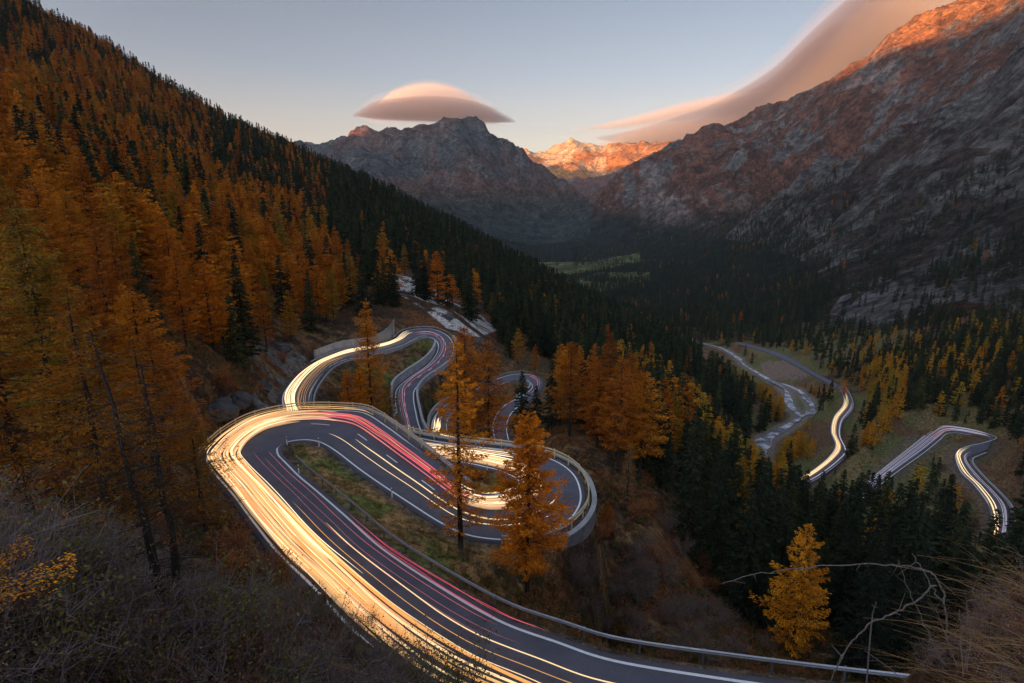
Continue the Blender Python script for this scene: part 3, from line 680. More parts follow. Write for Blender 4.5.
boulder(262, 388, 2.2, "grey rock on the slope under the upper curve's bright end", 3); boulder(285, 350, 2.0, "grey rock at the foot of the rocky slope by the upper curve", 4)
boulder(478, 342, 3.0, "pale rock at the lower tip of the white scree", 5); boulder(447, 318, 2.4, "grey rock halfway down the white scree", 6); boulder(640, 600, .9, "small rock low on the brown bank", 7)
# rockfall net
P, N = side_line(MAIN, 'L', 48.6, 50.6, 1.4, 1.0); O = P[len(P) // 2]; root = empty("rockfall_net", O); tag(root, "tall grey rockfall net standing at the end of the long grey wall", "rock net")
def net_mat():
    k = NT("steel_netting", 0.6, 0.4); vt = k.n('ShaderNodeTexWave'); vt.inputs['Scale'].default_value = 3.0; k.t.links.new(k.obj(), vt.inputs['Vector'])
    k.col(k.ramp(vt.outputs['Fac'], [(0.2, (0.10, 0.11, 0.13)), (0.8, (0.24, 0.25, 0.28))])); return k.m
hts = np.linspace(2.5, 5.6, len(P)); v = np.vstack([P - O, P - O + np.c_[np.zeros(len(P)), np.zeros(len(P)), hts], P - O + N * .05, P - O + N * .05 + np.c_[np.zeros(len(P)), np.zeros(len(P)), hts]]); n = len(P)
f = [(i, i + 1, n + i + 1, n + i) for i in range(n - 1)] + [(2 * n + i, 3 * n + i, 3 * n + i + 1, 2 * n + i + 1) for i in range(n - 1)]
link_mesh("netting", v, f, net_mat(), root)
for i in range(0, n, 4):
    V, F = [], []; box(V, F, (0, 0, -0.5), .16, .16, hts[i] + .7); o = link_mesh("post", V, F, STEEL, root); o.location = P[i] - O - N[i] * .1
# bridge struts
def limb(V, F, a, b, ra, rb, k=6):
    a = np.asarray(a, float); b = np.asarray(b, float); d = b - a; L = np.linalg.norm(d)
    if L < 1e-6: return
    d /= L; u = np.cross(d, (0, 0, 1.0) if abs(d[2]) < .9 else (1.0, 0, 0)); u /= np.linalg.norm(u); w_ = np.cross(d, u); o = len(V)
    for p, r in ((a, ra), (b, rb)):
        for i in range(k):
            t = 2 * math.pi * i / k; V.append(tuple(p + (u * math.cos(t) + w_ * math.sin(t)) * r))
    F.extend([(o + i, o + (i + 1) % k, o + k + (i + 1) % k, o + k + i) for i in range(k)])
P, N = side_line(MAIN, 'R', 43, 46.5, 0.7, 1.0)
lab = ["slanting bridge strut closest to the amber railing", "slanting bridge strut in the middle under the upper curve", "slanting bridge strut farthest along under the upper curve"]
for q, i in enumerate((2, len(P) // 2, len(P) - 4)):
    t = empty("bridge_strut", P[i] + np.array([0, 0, -1.2])); tag(t, lab[q], "strut", "struts under the upper curve")
    for e in (-1.6, 1.6):
        V, F = [], []; tn = np.array([-N[i, 1], N[i, 0], 0]); limb(V, F, (0, 0, 0), N[i] * 2.4 * (-0.1) + tn * e + np.array([0, 0, -5.0]), .2, .2, 4); link_mesh("leg", V, F, STEEL, t)
# delineator posts
DW = simple("white_plastic", (0.75, 0.75, 0.75), 0.5, 0.4, var=.05); DB = simple("black_plastic", (0.02, 0.02, 0.02), 0.5, 0.4, var=.1)
def delineator(px, py, h, label):
    p = un_h(px, py, h); t = empty("delineator_post", p); tag(t, label, "delineator", "roadside delineator posts")
    V, F = [], []; box(V, F, (0, 0, -0.25), .12, .10, 1.0); link_mesh("shaft", V, F, DW, t)
    V, F = [], []; box(V, F, (0, 0, 0.75), .13, .11, 0.22); link_mesh("black_band", V, F, DB, t); V, F = [], []; box(V, F, (0, 0, 0.97), .12, .1, .13); link_mesh("cap", V, F, DW, t)
for a in ((299, 473, 33.0, "marker post by the white line at the narrow tip of the grass wedge"), (287, 444, 33.9, "marker post on the inside of the big hairpin, by the tip of the grass wedge"),
          (319, 445, 34.5, "marker post at the top edge of the grass wedge"), (455, 534, 35.9, "marker post beside the trunk of the tall thin larch"),
          (392, 496, 35.2, "marker post halfway down the top edge of the grass wedge"), (487, 470, 37.2, "marker post on the small grass island")):
    delineator(*a)

# ------------------------------------------------------------------ lines of light left by headlamps and tail lamps
def glow(name, c, st):
    m = bpy.data.materials.new(name); m.use_nodes = True; t = m.node_tree; b = t.nodes["Principled BSDF"]
    b.inputs['Base Color'].default_value = (*c, 1); b.inputs['Emission Color'].default_value = (*c, 1); b.inputs['Emission Strength'].default_value = st; return m
GLOW = {'gold': glow('golden_lamp_light', (1.0, 0.60, 0.22), 0.19), 'dim': glow('dim_lamp_light', (1.0, 0.62, 0.32), 0.085), 'cream': glow("headlamp_light", (1.0, 0.70, 0.36), 0.27), 'white': glow("white_lamp_light", (1.0, 0.80, 0.52), 0.42), 'amber': glow("amber_lamp_light", (1.0, 0.50, 0.15), 0.15),
        'red': glow("tail_lamp_light", (1.0, 0.07, 0.12), 0.15), 'pink': glow("soft_tail_lamp_light", (1.0, 0.25, 0.28), 0.11), 'faint': glow("faint_lamp_light", (0.75, 0.66, 0.78), 0.07)}
def trail(rd, s0, s1, f0, f1, hgt, rad, c, label, group, wob=0.015):
    n = len(rd.C); sl = seg(rd, max(0, s0), min(s1, (n - 1) / rd.n)); m = len(rd.L[sl]); u = np.linspace(0, 1, m)
    ph = rng.random() * 9; f = f0 + (f1 - f0) * sst(0, 1, u) + wob * (vnoise(u * 6 + ph, u * 0, 9) - .5) * 2
    P = rd.L[sl] + (rd.R - rd.L)[sl] * f[:, None]; P = P.copy(); P[:, 2] += hgt
    O = P[m // 2].copy(); N = nrm(P); up = np.array([0, 0, 1.0]); r = rad * np.minimum(1, np.minimum(u, 1 - u) * 12 + .15)[:, None]
    V = np.stack([P + N * r, P + up * r, P - N * r, P - up * r], 1) - O; idx = np.arange(m * 4).reshape(m, 4); nx = np.roll(idx, -1, 1)
    me = np_mesh("light_trail", V.reshape(-1, 3), np.stack([idx[:-1], nx[:-1], nx[1:], idx[1:]], -1).reshape(-1, 4), GLOW[c], 4, True)
    o = add("light_trail", me, None, O); tag(o, label, "light trail", group)
def bundle(rd, s0, s1, fa, fb, k, rad, cols, label, group, jit=1.2, hg=(0.35, 0.85), bend=0.02):
    for i in range(k):
        f = fa + (fb - fa) * (i + 0.5 + (rng.random() - .5) * .7) / k
        trail(rd, s0 + rng.random() * jit, s1 - rng.random() * jit, f, f + (rng.random() - .5) * bend * 2, rng.uniform(*hg), rad * rng.uniform(.6, 1.4), cols[i % len(cols)], label, group)
G = "lines of headlamp light along the first road arm"
bundle(MAIN, 5.5, 19, 0.05, 0.46, 9, 0.17, ['dim'], "broad soft band of light under the bright lines of the big hairpin", "soft bands of light on the big hairpin", 1.5, (0.25, 0.35))
bundle(MAIN, 24, 40, 0.08, 0.42, 6, 0.15, ['dim'], "broad soft band of light curling round the small grass island", "soft bands of light round the island", 1.5, (0.25, 0.35))
bundle(MAIN, 2.0, 11, 0.08, 0.44, 6, 0.10, ['gold', 'cream', 'amber'], "golden line of headlamp light on the lowest road arm", "golden lines of light on the lowest road arm", 2.5)
bundle(MAIN, 7.0, 17.5, 0.03, 0.47, 32, 0.055, ['cream', 'dim', 'gold', 'white', 'dim', 'cream', 'amber'], "cream line of light below the big hairpin", G)
bundle(MAIN, 2.0, 10, 0.40, 0.70, 3, 0.045, ['cream', 'amber'], "thin yellow line of light on the lowest arm", "thin yellow lines of light on the lowest road arm")
bundle(MAIN, 5, 13.5, 0.60, 0.88, 3, 0.018, ['pink'], "thin red line of light inside the white edge line", "red lines of light on the lowest road arm")
bundle(MAIN, 13.2, 20.5, -0.05, 0.0, 2, 0.05, ['gold'], "added golden line of light close under the amber railing", "added golden lines of light under the amber railing")  # made-up light lines, added to brighten the railing
bundle(MAIN, 5.2, 9.6, 0.95, 1.03, 3, 0.025, ['red', 'pink'], "red line of light hugging the white edge line", "red edge lines of light")
bundle(MAIN, 15.0, 19.5, 0.05, 0.5, 8, 0.04, ['amber', 'cream'], "amber line of light rounding the big hairpin", "amber lines of light round the big hairpin")
bundle(MAIN, 17.5, 26, 0.16, 0.42, 9, 0.075, ['pink', 'red', 'pink', 'amber'], "pink line of tail lamp light leaving the big hairpin", "pink lines of light leaving the big hairpin")
bundle(MAIN, 20, 30.5, 0.62, 0.64, 1, 0.07, ['cream'], "thin cream line of light between the dashed line and the grass wedge, upper one", "")
bundle(MAIN, 19.2, 29.5, 0.80, 0.82, 1, 0.075, ['cream'], "thin cream line of light closest to the white line along the grass wedge", "")
bundle(MAIN, 24.5, 36.5, 0.06, 0.40, 12, 0.055, ['cream', 'gold', 'white', 'dim'], "cream line of light curling round the small grass island", "cream lines of light round the small grass island")
bundle(MAIN, 33.5, 40.5, 0.10, 0.75, 13, 0.06, ['cream', 'dim', 'white', 'gold', 'dim'], "pale line of light passing behind the big hairpin", "pale lines of light on the road behind the big hairpin")
bundle(MAIN, 39.5, 51.5, 0.12, 0.50, 11, 0.095, ['white', 'cream'], "bright cream line of light on the upper curve below the grey wall", "bright lines of light on the upper curve")
bundle(MAIN, 40.5, 46.5, 0.55, 0.9, 5, 0.05, ['amber'], "amber line of light on the bridge side of the upper curve", "amber lines of light on the bridge")
bundle(MAIN, 51, 63, 0.5, 0.85, 4, 0.035, ['pink', 'faint'], "faint pink line of light on the S-shaped road", "faint pink lines of light on the S-shaped road")
bundle(MAIN, 62, 71.5, 0.15, 0.60, 9, 0.08, ['cream', 'white'], "yellow line of light on the inner bend beside the S-shaped road", "yellow lines of light on the inner bend")
bundle(MAIN, 78, 81.9, 0.2, 0.5, 2, 0.05, ['pink'], "pink line of light on the steep last piece of road", "pink lines of light on the last piece")
bundle(LOW, 0, 9.5, 0.05, 0.45, 6, 0.085, ['cream', 'white', 'gold'], "bright line of light on the S-bend at the valley bottom", "bright lines of light on the valley S-bend")
bundle(LOW, 0, 9.5, 0.72, 0.95, 3, 0.07, ['faint'], "faint lilac line of light on the valley S-bend", "faint lines of light on the valley S-bend")
bundle(LOW, 11, 19, 0.1, 0.9, 7, 0.08, ['faint'], "faint lilac line of light on the straight valley road", "faint lines of light on the straight valley road")
bundle(LOW, 13.5, 15.5, 0.45, 0.7, 2, 0.07, ['pink'], "short red line of light before the valley bend", "short red lines of light before the valley bend", 0.3)
bundle(MID, 0.3, 8.6, 0.08, 0.46, 6, 0.11, ['cream', 'white', 'gold'], "bright line of light beside the river", "bright lines of light on the winding road beside the river")
bundle(MID, 0.3, 7.8, 0.75, 0.95, 2, 0.10, ['faint'], "faint lilac line of light beside the river", "faint lines of light on the winding road beside the river")
# ------------------------------------------------------------------ trees
def foliage_mat(name, stops, sc=0.35):
    k = NT(name, 0.85, 0.1)
    oi = k.n('ShaderNodeObjectInfo').outputs['Random']
    c = k.ramp(oi, stops); f = k.noise(sc, 3, 0.6); g = k.noise(2.5, 2, 0.6)
    c = k.mix(1.0, c, k.ramp(f, [(0.3, (0.6, 0.5, 0.45)), (0.7, (1.4, 1.5, 1.5))]), 'MULTIPLY')
    c = k.mix(1.0, c, k.ramp(g, [(0.3, (0.72, 0.7, 0.7)), (0.7, (1.3, 1.3, 1.3))]), 'MULTIPLY')
    k.col(c)
    tr = k.n('ShaderNodeBsdfTranslucent'); k.t.links.new(c, tr.inputs[0]); mx = k.n('ShaderNodeMixShader'); mx.inputs[0].default_value = 0.35
    k.t.links.new(k.b.outputs[0], mx.inputs[1]); k.t.links.new(tr.outputs[0], mx.inputs[2])
    k.t.links.new(mx.outputs[0], k.t.nodes['Material Output'].inputs['Surface']); return k.m
LARCH = foliage_mat("larch_needles", [(0.0, (0.20, 0.058, 0.008)), (0.2, (0.50, 0.150, 0.010)), (0.4, (0.30, 0.088, 0.010)), (0.6, (0.62, 0.220, 0.012)), (0.8, (0.36, 0.150, 0.014)), (1.0, (0.22, 0.140, 0.020))])
VLARCH = foliage_mat("valley_larch_needles", [(0.0, (0.40, 0.145, 0.012)), (0.35, (0.52, 0.24, 0.016)), (0.7, (0.42, 0.25, 0.025)), (1.0, (0.24, 0.19, 0.03))])
DLARCH = foliage_mat("olive_brown_needles", [(0.0, (0.20, 0.085, 0.010)), (0.5, (0.28, 0.10, 0.010)), (1.0, (0.16, 0.11, 0.016))])
OLARCH = foliage_mat("golden_orange_needles", [(0.0, (0.62, 0.20, 0.012)), (1.0, (0.66, 0.25, 0.015))])
YLARCH = foliage_mat("yellow_larch_needles", [(0.0, (0.70, 0.28, 0.015)), (1.0, (0.74, 0.31, 0.02))])
SPRUCE = foliage_mat("spruce_needles", [(0.0, (0.020, 0.030, 0.020)), (0.5, (0.034, 0.046, 0.024)), (0.85, (0.050, 0.058, 0.026)), (1.0, (0.080, 0.082, 0.028))])
BARK = simple("bark", (0.034, 0.027, 0.024), 0.95, 0.1, scale=4, bump=0.03); SBARK = simple("grey_bark", (0.14, 0.125, 0.115), 0.95, 0.1, scale=4, bump=0.02)
def crown_arrays(seed, H, Rm, z0, nb, nl, size, kind, gaps=0.0):
    g = np.random.default_rng(seed); cs = []; 
    u = np.sort(g.random(nb)) ** (0.9 if kind == 'spruce' else 0.85)
    zb = z0 + (H - z0) * u; az = (np.arange(nb) * 2.399963 + g.random(nb) * 0.9)
    if kind == 'spruce': L = Rm * (1 - u) ** 0.85 * g.uniform(.7, 1.12, nb) + 0.25
    else: L = Rm * np.clip((1 - u) ** 0.62, 0, 1) * (0.45 + 0.55 * sst(0, .25, u)) * g.uniform(.5, 1.15, nb) + 0.3
    lump = 0.72 + 0.56 * vnoise(az * 1.1 + seed, zb * .35, seed)
    L = L * lump
    br = []
    pts = []; dirs = []
    for i in range(nb):
        if gaps and g.random() < gaps: continue
        d = np.array([math.cos(az[i]), math.sin(az[i]), 0.0]); s = np.array([-d[1], d[0], 0])
        m = max(4, int(nl * (L[i] / Rm) ** 1.2)); t = g.random(m) ** 0.65 * (1 if kind == 'spruce' else 1)
        if kind == 'spruce': zc = -0.42 * L[i] * t + 0.13 * L[i] * t ** 3 
        else: zc = (-0.22 * t + 0.30 * t * t) * L[i]
        side = (g.random(m) - .5) * 2 * (0.34 * L[i]) * (1 - t * .75) * (0.25 + t)
        drop = -g.random(m) ** 1.5 * (0.55 if kind == 'larch' else 0.35) * (0.3 + L[i] * .16)
        p = d * (L[i] * t)[:, None] + s * side[:, None]; p[:, 2] += zb[i] + zc + drop
        pts.append(p); dirs.append(np.tile(d, (m, 1)) + g.normal(0, .45, (m, 3)))
        br.append((zb[i], d, L[i], zc[np.argmax(t)]))
    P = np.vstack(pts); Dd = np.vstack(dirs); Dd[:, 2] -= 0.25 if kind == 'larch' else 0.45
    Dd /= np.linalg.norm(Dd, axis=1)[:, None]; W_ = np.cross(Dd, g.normal(0, 1, Dd.shape)); W_ /= np.linalg.norm(W_, axis=1)[:, None]
    sz = size * g.uniform(.55, 1.35, len(P))[:, None]
    wr = .30 if kind == 'larch' else .36; a = P - Dd * sz; b = P + W_ * sz * wr; c = P + Dd * sz * 1.1; d = P - W_ * sz * wr
    V = np.stack([a, b, c, d], 1).reshape(-1, 3); Q = np.arange(len(V)).reshape(-1, 4)
    return V, Q, br
def trunk_mesh(H, r0_, br=None, k=7, seed=0, bare=0, lean=0.0):
    V, F = [], []; g = random.Random(seed); n = 7; p = np.array([0, 0, -0.6]); off_ = np.zeros(2)
    pts = [np.array([0.012 * H * math.sin(i * 1.3 + seed) * .3, 0.010 * H * math.cos(i * 1.7 + seed) * .3, -0.6 + (H * .98 + .6) * i / n]) for i in range(n + 1)]
    pts[0][:2] = 0
    for i in range(n): limb(V, F, pts[i], pts[i + 1], r0_ * (1 - i / n) ** .8 + .015, r0_ * (1 - (i + 1) / n) ** .8 + .015, k)
    for (zb, d, L, zc) in (br or []):
        e = np.array([0, 0, zb]) + d * L * .9 + np.array([0, 0, -0.05 * L]); m = np.array([0, 0, zb]) + d * L * .45 + np.array([0, 0, -0.09 * L])
        limb(V, F, (0, 0, zb), m, .012 + .012 * L, .008 + .006 * L, 3); limb(V, F, m, e, .008 + .006 * L, .006, 3)
    for _ in range(bare):
        zb = H * g.uniform(.08, .5); a = g.random() * 6.28; L = g.uniform(.6, 2.2); e = (math.cos(a) * L, math.sin(a) * L, zb - .1 * L + g.uniform(-.2, .3)); limb(V, F, (0, 0, zb), e, .03, .008, 3)
    return V, F
def mk_me(name, V, F, mats):
    me = bpy.data.meshes.new(name); me.from_pydata([tuple(v) for v in V], [], F)
    for m in mats: me.materials.append(m)
    me.update(); return me
TREE = {}   # kind -> list of (H, crown mesh, trunk mesh, single mesh)
def build_variant(kind, seed, H, Rm, z0, nb, nl, size, mat, r0_, wood=True, gaps=0.0):
    V, Q, br = crown_arrays(seed, H, Rm, z0, nb, nl, size, 'spruce' if kind == 'spruce' else 'larch', gaps)
    cm = np_mesh("crown", V, Q, mat); tv, tf = trunk_mesh(H, r0_, br if wood else None, 7 if wood else 5, seed, 10 if wood else 0)
    tm = mk_me("trunk", tv, tf, [BARK]); return H, cm, tm
def build_single(name, kind, seed, H, Rm, z0, nb, nl, size, mat, r0_):
    V, Q, br = crown_arrays(seed, H, Rm, z0, nb, nl, size, kind)
    tv, tf = trunk_mesh(H, r0_, None, 4, seed); n0 = len(V)
    Vall = [tuple(v) for v in V] + list(tv); Fall = [tuple(q) for q in Q] + [tuple(i + n0 for i in f) for f in tf]
    me = mk_me(name, Vall, Fall, [mat, BARK]); mi = np.zeros(len(Fall), np.int32); mi[len(Q):] = 1; me.polygons.foreach_set('material_index', mi); return H, me
NEAR = {'larch': [build_variant('larch', s, 20, 4.2 + .5 * (s % 3), 2.5 + s % 3, 230, 105, .165, LARCH, .26) for s in (1, 2, 3, 4)],
        'spruce': [build_variant('spruce', s, 22, 3.3 + .4 * (s % 2), 1.0, 240, 60, .24, SPRUCE, .28) for s in (11, 12, 13)]}
NEARD = [build_variant('larch', s, 20, 4.5, 3.0, 190, 105, .14, DLARCH, .26, True, .28) for s in (5, 6)]
MIDT = {'larch': [build_variant('larch', s, 18, 3.4 + .5 * (s % 3), 2, 130, 42, .33, LARCH, .24, False) for s in (21, 22, 23)],
        'spruce': [build_variant('spruce', s, 20, 2.8 + .4 * (s % 2), 1, 140, 34, .40, SPRUCE, .26, False) for s in (31, 32, 33)]}
SINGLE = {'larch': [build_single('larch_tree', 'larch', s, 17, 3.6, 1.5, 75, 16, .62, LARCH, .25) for s in (41, 42, 43)],
          'spruce': [build_single('spruce_tree', 'spruce', s, 19, 3.1, .6, 80, 13, .75, SPRUCE, .25) for s in (51, 52, 53)]}
SINGLE['valley'] = [build_single('larch_tree', 'larch', s, 15, 3.4, 1.2, 60, 16, .62, VLARCH, .22) for s in (44, 45, 46)]
def put_tree(kind, x, y, z, h, label, group=None, src=None, rot=None, sx=1.0, cat=None, name=None, mat=None):
    r = math.hypot(x, y)
    rot = rng.random() * 6.28 if rot is None else rot
    nm = name or kind + "_tree"
    if (src is None or isinstance(src, str)) and (r > 260 or isinstance(src, str)):
        H, me = SINGLE[src if isinstance(src, str) else kind][rng.integers(3)]; o = add(nm, me, None, (x, y, z)); s = h / H
        o.scale = (s * sx, s * sx, s); o.rotation_euler = (0, 0, rot); return tag(o, label, "tree", group)
    pool = src or (NEAR if r < 110 else MIDT)[kind]; H, cm, tm = pool[rng.integers(len(pool))]; s = h / H
    root = empty(nm, (x, y, z), rot); root.scale = (s * sx, s * sx, s); tag(root, label, "tree", group)
    add("trunk", tm, root); add("crown", cm, root); return root
# --- where trees grow, from the ground itself
def scatter(r_a, r_b, dens, seed, az=(-46, 46)):
    g = np.random.default_rng(seed); area = 0.5 * R(az[1] - az[0]) * (r_b ** 2 - r_a ** 2); k = int(area * dens)
    a = R(az[0]) + R(az[1] - az[0]) * g.random(k); r = np.sqrt(r_a ** 2 + (r_b ** 2 - r_a ** 2) * g.random(k))
    return r * np.sin(a), r * np.cos(a)
xs, ys = [], []
for i, (a, b, d) in enumerate([(140, 560, .040), (28, 90, .022), (90, 260, .022), (260, 520, .018), (520, 1150, .014), (1150, 2100, .0105), (2100, 3400, .0045)]):
    x_, y_ = scatter(a, b, d, 300 + i); xs.append(x_); ys.append(y_)
tx, ty = np.concatenate(xs), np.concatenate(ys); tz = lookup(Z, tx, ty); tr_ = np.hypot(tx, ty)
px, py = project(tx, ty, tz); droad = lookup(DROAD, tx, ty); driv = lookup(DRIV, tx, ty); falt = tz - lookup(floor, tx, ty)
g = np.random.default_rng(99); rnd = g.random(len(tx)); h = g.uniform(.72, 1.2, len(tx)); cl = fbm(tx / 28, ty / 28, 3, 130); cl2 = fbm(tx / 90, ty / 90, 4, 131)
ridge_x = [-350, 0, 50, 100, 150, 200, 250, 300, 350, 400, 450, 500, 550, 600, 650, 700, 735, 755, 770]; ridge_y = [-210, -4, 24, 48, 82, 112, 138, 158, 180, 204, 230, 256, 282, 308, 332, 358, 380, 400, 420]
below = py - np.interp(px, ridge_x, ridge_y, right=430)
left = (px < 770) & (below > -3) & (tr_ < 1400) & ((tr_ > 330) | (px < 600))
keep = (droad > 5.5) & (driv > 3)
keep &= ~inpoly([(275,440),(330,436),(480,530),(560,548),(640,600),(740,650),(900,683),(900,800),(150,800),(-400,800),(-400,560),(60,560),(150,500),(215,480)], px, py) | (tr_ > 100)
keep &= ~((tr_ < 62) & (px > 215)) & (tr_ > 30)
keep &= ~(inpoly([(575,480),(600,470),(660,505),(720,560),(770,625),(740,660),(600,650),(560,560)], px, py) & (tr_ < 105))
keep &= ~((tr_ < 240) & inpoly([(262,440),(262,372),(300,340),(380,318),(470,318),(500,345),(560,365),(560,410),(600,470),(600,540),(430,560),(280,480)], px, py))
keep &= ~((tr_ < 420) & inpoly([(380,268),(410,272),(445,290),(480,308),(500,332),(478,340),(440,330),(420,310),(388,290)], px, py) & (rnd < .93))
keep &= ~((tr_ < 85) & (px > 560) & (py > 560))
keep &= ~((tr_ < 74) & (px > 560))
val = (tr_ > 150) & ~left & (tr_ < 900)
extra = np.arange(len(tx)) < len(xs[0]); keep &= ~(extra & ~val)
mead = inpoly([(780,470),(835,470),(858,456),(900,440),(940,420),(985,430),(985,452),(960,470),(990,500),(1000,560),(950,560),(900,545),(800,505)], px, py) & (tr_ > 120) & (tr_ < 420)
keep &= ~(mead & (rnd < .80))
keep &= ~((tr_ > 330) & inpoly([(755,360),(790,356),(815,370),(820,385),(770,382)], px, py))
keep &= ~((tr_ > 300) & (tr_ < 800) & inpoly([(755,470),(765,430),(790,418),(780,385),(740,362),(690,338),(700,335),(750,358),(800,384),(818,410),(790,432),(775,470)], px, py) & (rnd < .7))
keep &= ~((tr_ > 1000) & (inpoly([(535,262),(590,262),(640,252),(640,262),(570,276),(548,277)], px, py) | inpoly([(575,280),(600,272),(650,272),(650,280),(600,292),(585,290)], px, py)) & (cl2 + .25 * cl > .52))
up = (tr_ > 650) & ~left
line = np.interp(px, [480, 560, 600, 640, 680, 720, 760, 800, 828, 850, 880, 905, 930, 960, 1000, 1100], [250, 240, 234, 222, 216, 212, 216, 226, 256, 305, 325, 314, 298, 282, 276, 262]) + 22 * (cl2 - .5)
pt = np.where(py > line + 6, .97, np.where(py > line - 22, .42, np.where((py > line - 85) & (cl2 > .47), .50, 0.03)))
pt = np.where(inpoly([(905,300),(940,262),(1100,200),(1100,335),(960,322),(935,300)], px, py), np.where(cl2 > .45, .75, .12), pt)
pt = np.where(inpoly([(822,322),(835,290),(880,250),(920,240),(930,290),(895,325)], px, py), .08, pt)
pt = np.where((px > 700) & (py < line) & (py > line - 120) & (cl2 > .56), .55, pt)
keep &= ~(up & (rnd > pt)) & ~(up & (falt > 900))
lf = np.where(px < 340, np.where(cl > .40, .95, .45), 0.0)                       # share of larches on the near slope
lf = np.where((px < 330) & (below < 60), np.where(cl2 > .52, .75, .25), lf)
lf = np.where(left & (px >= 330), np.where((cl > .66) & (below > 30), .5, 0.025), lf)
lf = np.where(left & (px > 210) & (px < 330) & (below < 60) , .25, lf)
lf = np.where(left & (px >= 200) & (px < 360) & (tr_ < 260), .75, lf)
lf = np.where(val, np.where(cl > .53, .6, .08), lf)
lf = np.where(val & inpoly([(735,360),(800,380),(840,470),(790,480),(750,500),(735,430),(700,360)], px, py), .92, lf)
lf = np.where(val & inpoly([(840,380),(905,380),(935,430),(900,450),(850,470),(840,430)], px, py), .6, lf)
lf = np.where((tr_ > 70) & (tr_ < 200) & (px > 590) & (px < 700) & (py < 480), .28, lf)
lf = np.where(val & (px > 905), .12, lf)
lf = np.where(up, np.where(cl2 > .6, .06, .0), lf)
lf = np.where((tr_ < 170) & (px > 690), .03, lf)
isl = g.random(len(tx)) < lf
hh = np.where(isl, 17, 19) * h; hh = np.where(tr_ > 1100, 15 * h, hh); hh = np.where(val, 13.5 * h * np.where(g.random(len(tx)) < .4, g.uniform(.3, .6, len(tx)), 1), hh); hh = np.where((tr_ < 150) & (px > 600), 21 * h, hh)
hh = np.where((px < 250) & (tr_ < 120), 15 * h, hh)
ttop = (tz + hh) / tr_
ri, ci = rc(tx, ty); rprev = np.clip((ri - 4).astype(int), 0, NR - 1)
vis = ttop > RUNMAX[rprev, np.clip(np.round(ci).astype(int), 0, NC - 1)] + 0.0005
pt_x, pt_y = project(tx, ty, tz + hh)
inf = (px > -70) & (px < 1094) & (pt_y < 720) & (py > -40)
keep &= vis & inf
keep &= ~(inpoly([(380,262),(410,266),(447,286),(482,305),(502,334),(470,340),(425,322),(385,292)], pt_x, pt_y) & (tr_ < 270) & (tr_ > 110) & (rnd < .85))
for rd_ in (LOW.C, MID.C, RIV[0][:, :3], RIV[1][:, :3], FAR.C):
    q_ = resample(rd_, 6.0); qx, qy = project(q_[:, 0], q_[:, 1], q_[:, 2]); qr = np.hypot(q_[:, 0], q_[:, 1])
    lim = 3.0 + 0.08 * (py - pt_y); e_ = max(1, len(qx) // 7)
    for a_, b_, c_ in list(zip(qx, qy, qr))[e_:-e_]:
        keep &= ~((np.abs(px - a_) < lim + 700 / c_) & (pt_y < b_ + 4) & (py > b_ - 1) & (tr_ < c_) & (tr_ > 60))
sel = np.where(keep)[0]
# trees one can name, placed first: (kind, base px, base py, metres below or None -> on the ground seen there, height px, label, width factor, source)
def at_px(bx, by, hpx, hb=None, r=None):
    if hb is not None: p = un_h(bx, by, hb)
    elif r is not None:
        p = un_r(bx, by, r); p[2] = gz(p[0], p[1])
    else: p = hit(bx, by, 40)
    d = p[1] * CT - p[2] * ST
    return p, hpx * d / F_PX / CT * 1.03
tall = [build_variant('larch', 61, 20, 3.7, 1.6, 140, 150, .15, OLARCH, .27, True, .12)]
full = [build_variant('larch', 62, 19, 4.9, 3.0, 250, 230, .155, OLARCH, .28, True, .05)]
gold = [build_variant('larch', 63, 19, 4.6, 1.0, 210, 120, .17, YLARCH, .25, True)]
pale = foliage_mat("pale_larch_needles", [(0, (0.26, 0.13, 0.06)), (1, (0.28, 0.15, 0.07))]); palet = [build_variant('larch', 64, 16, 3.0, 1.2, 130, 80, .14, pale, .2, True)]
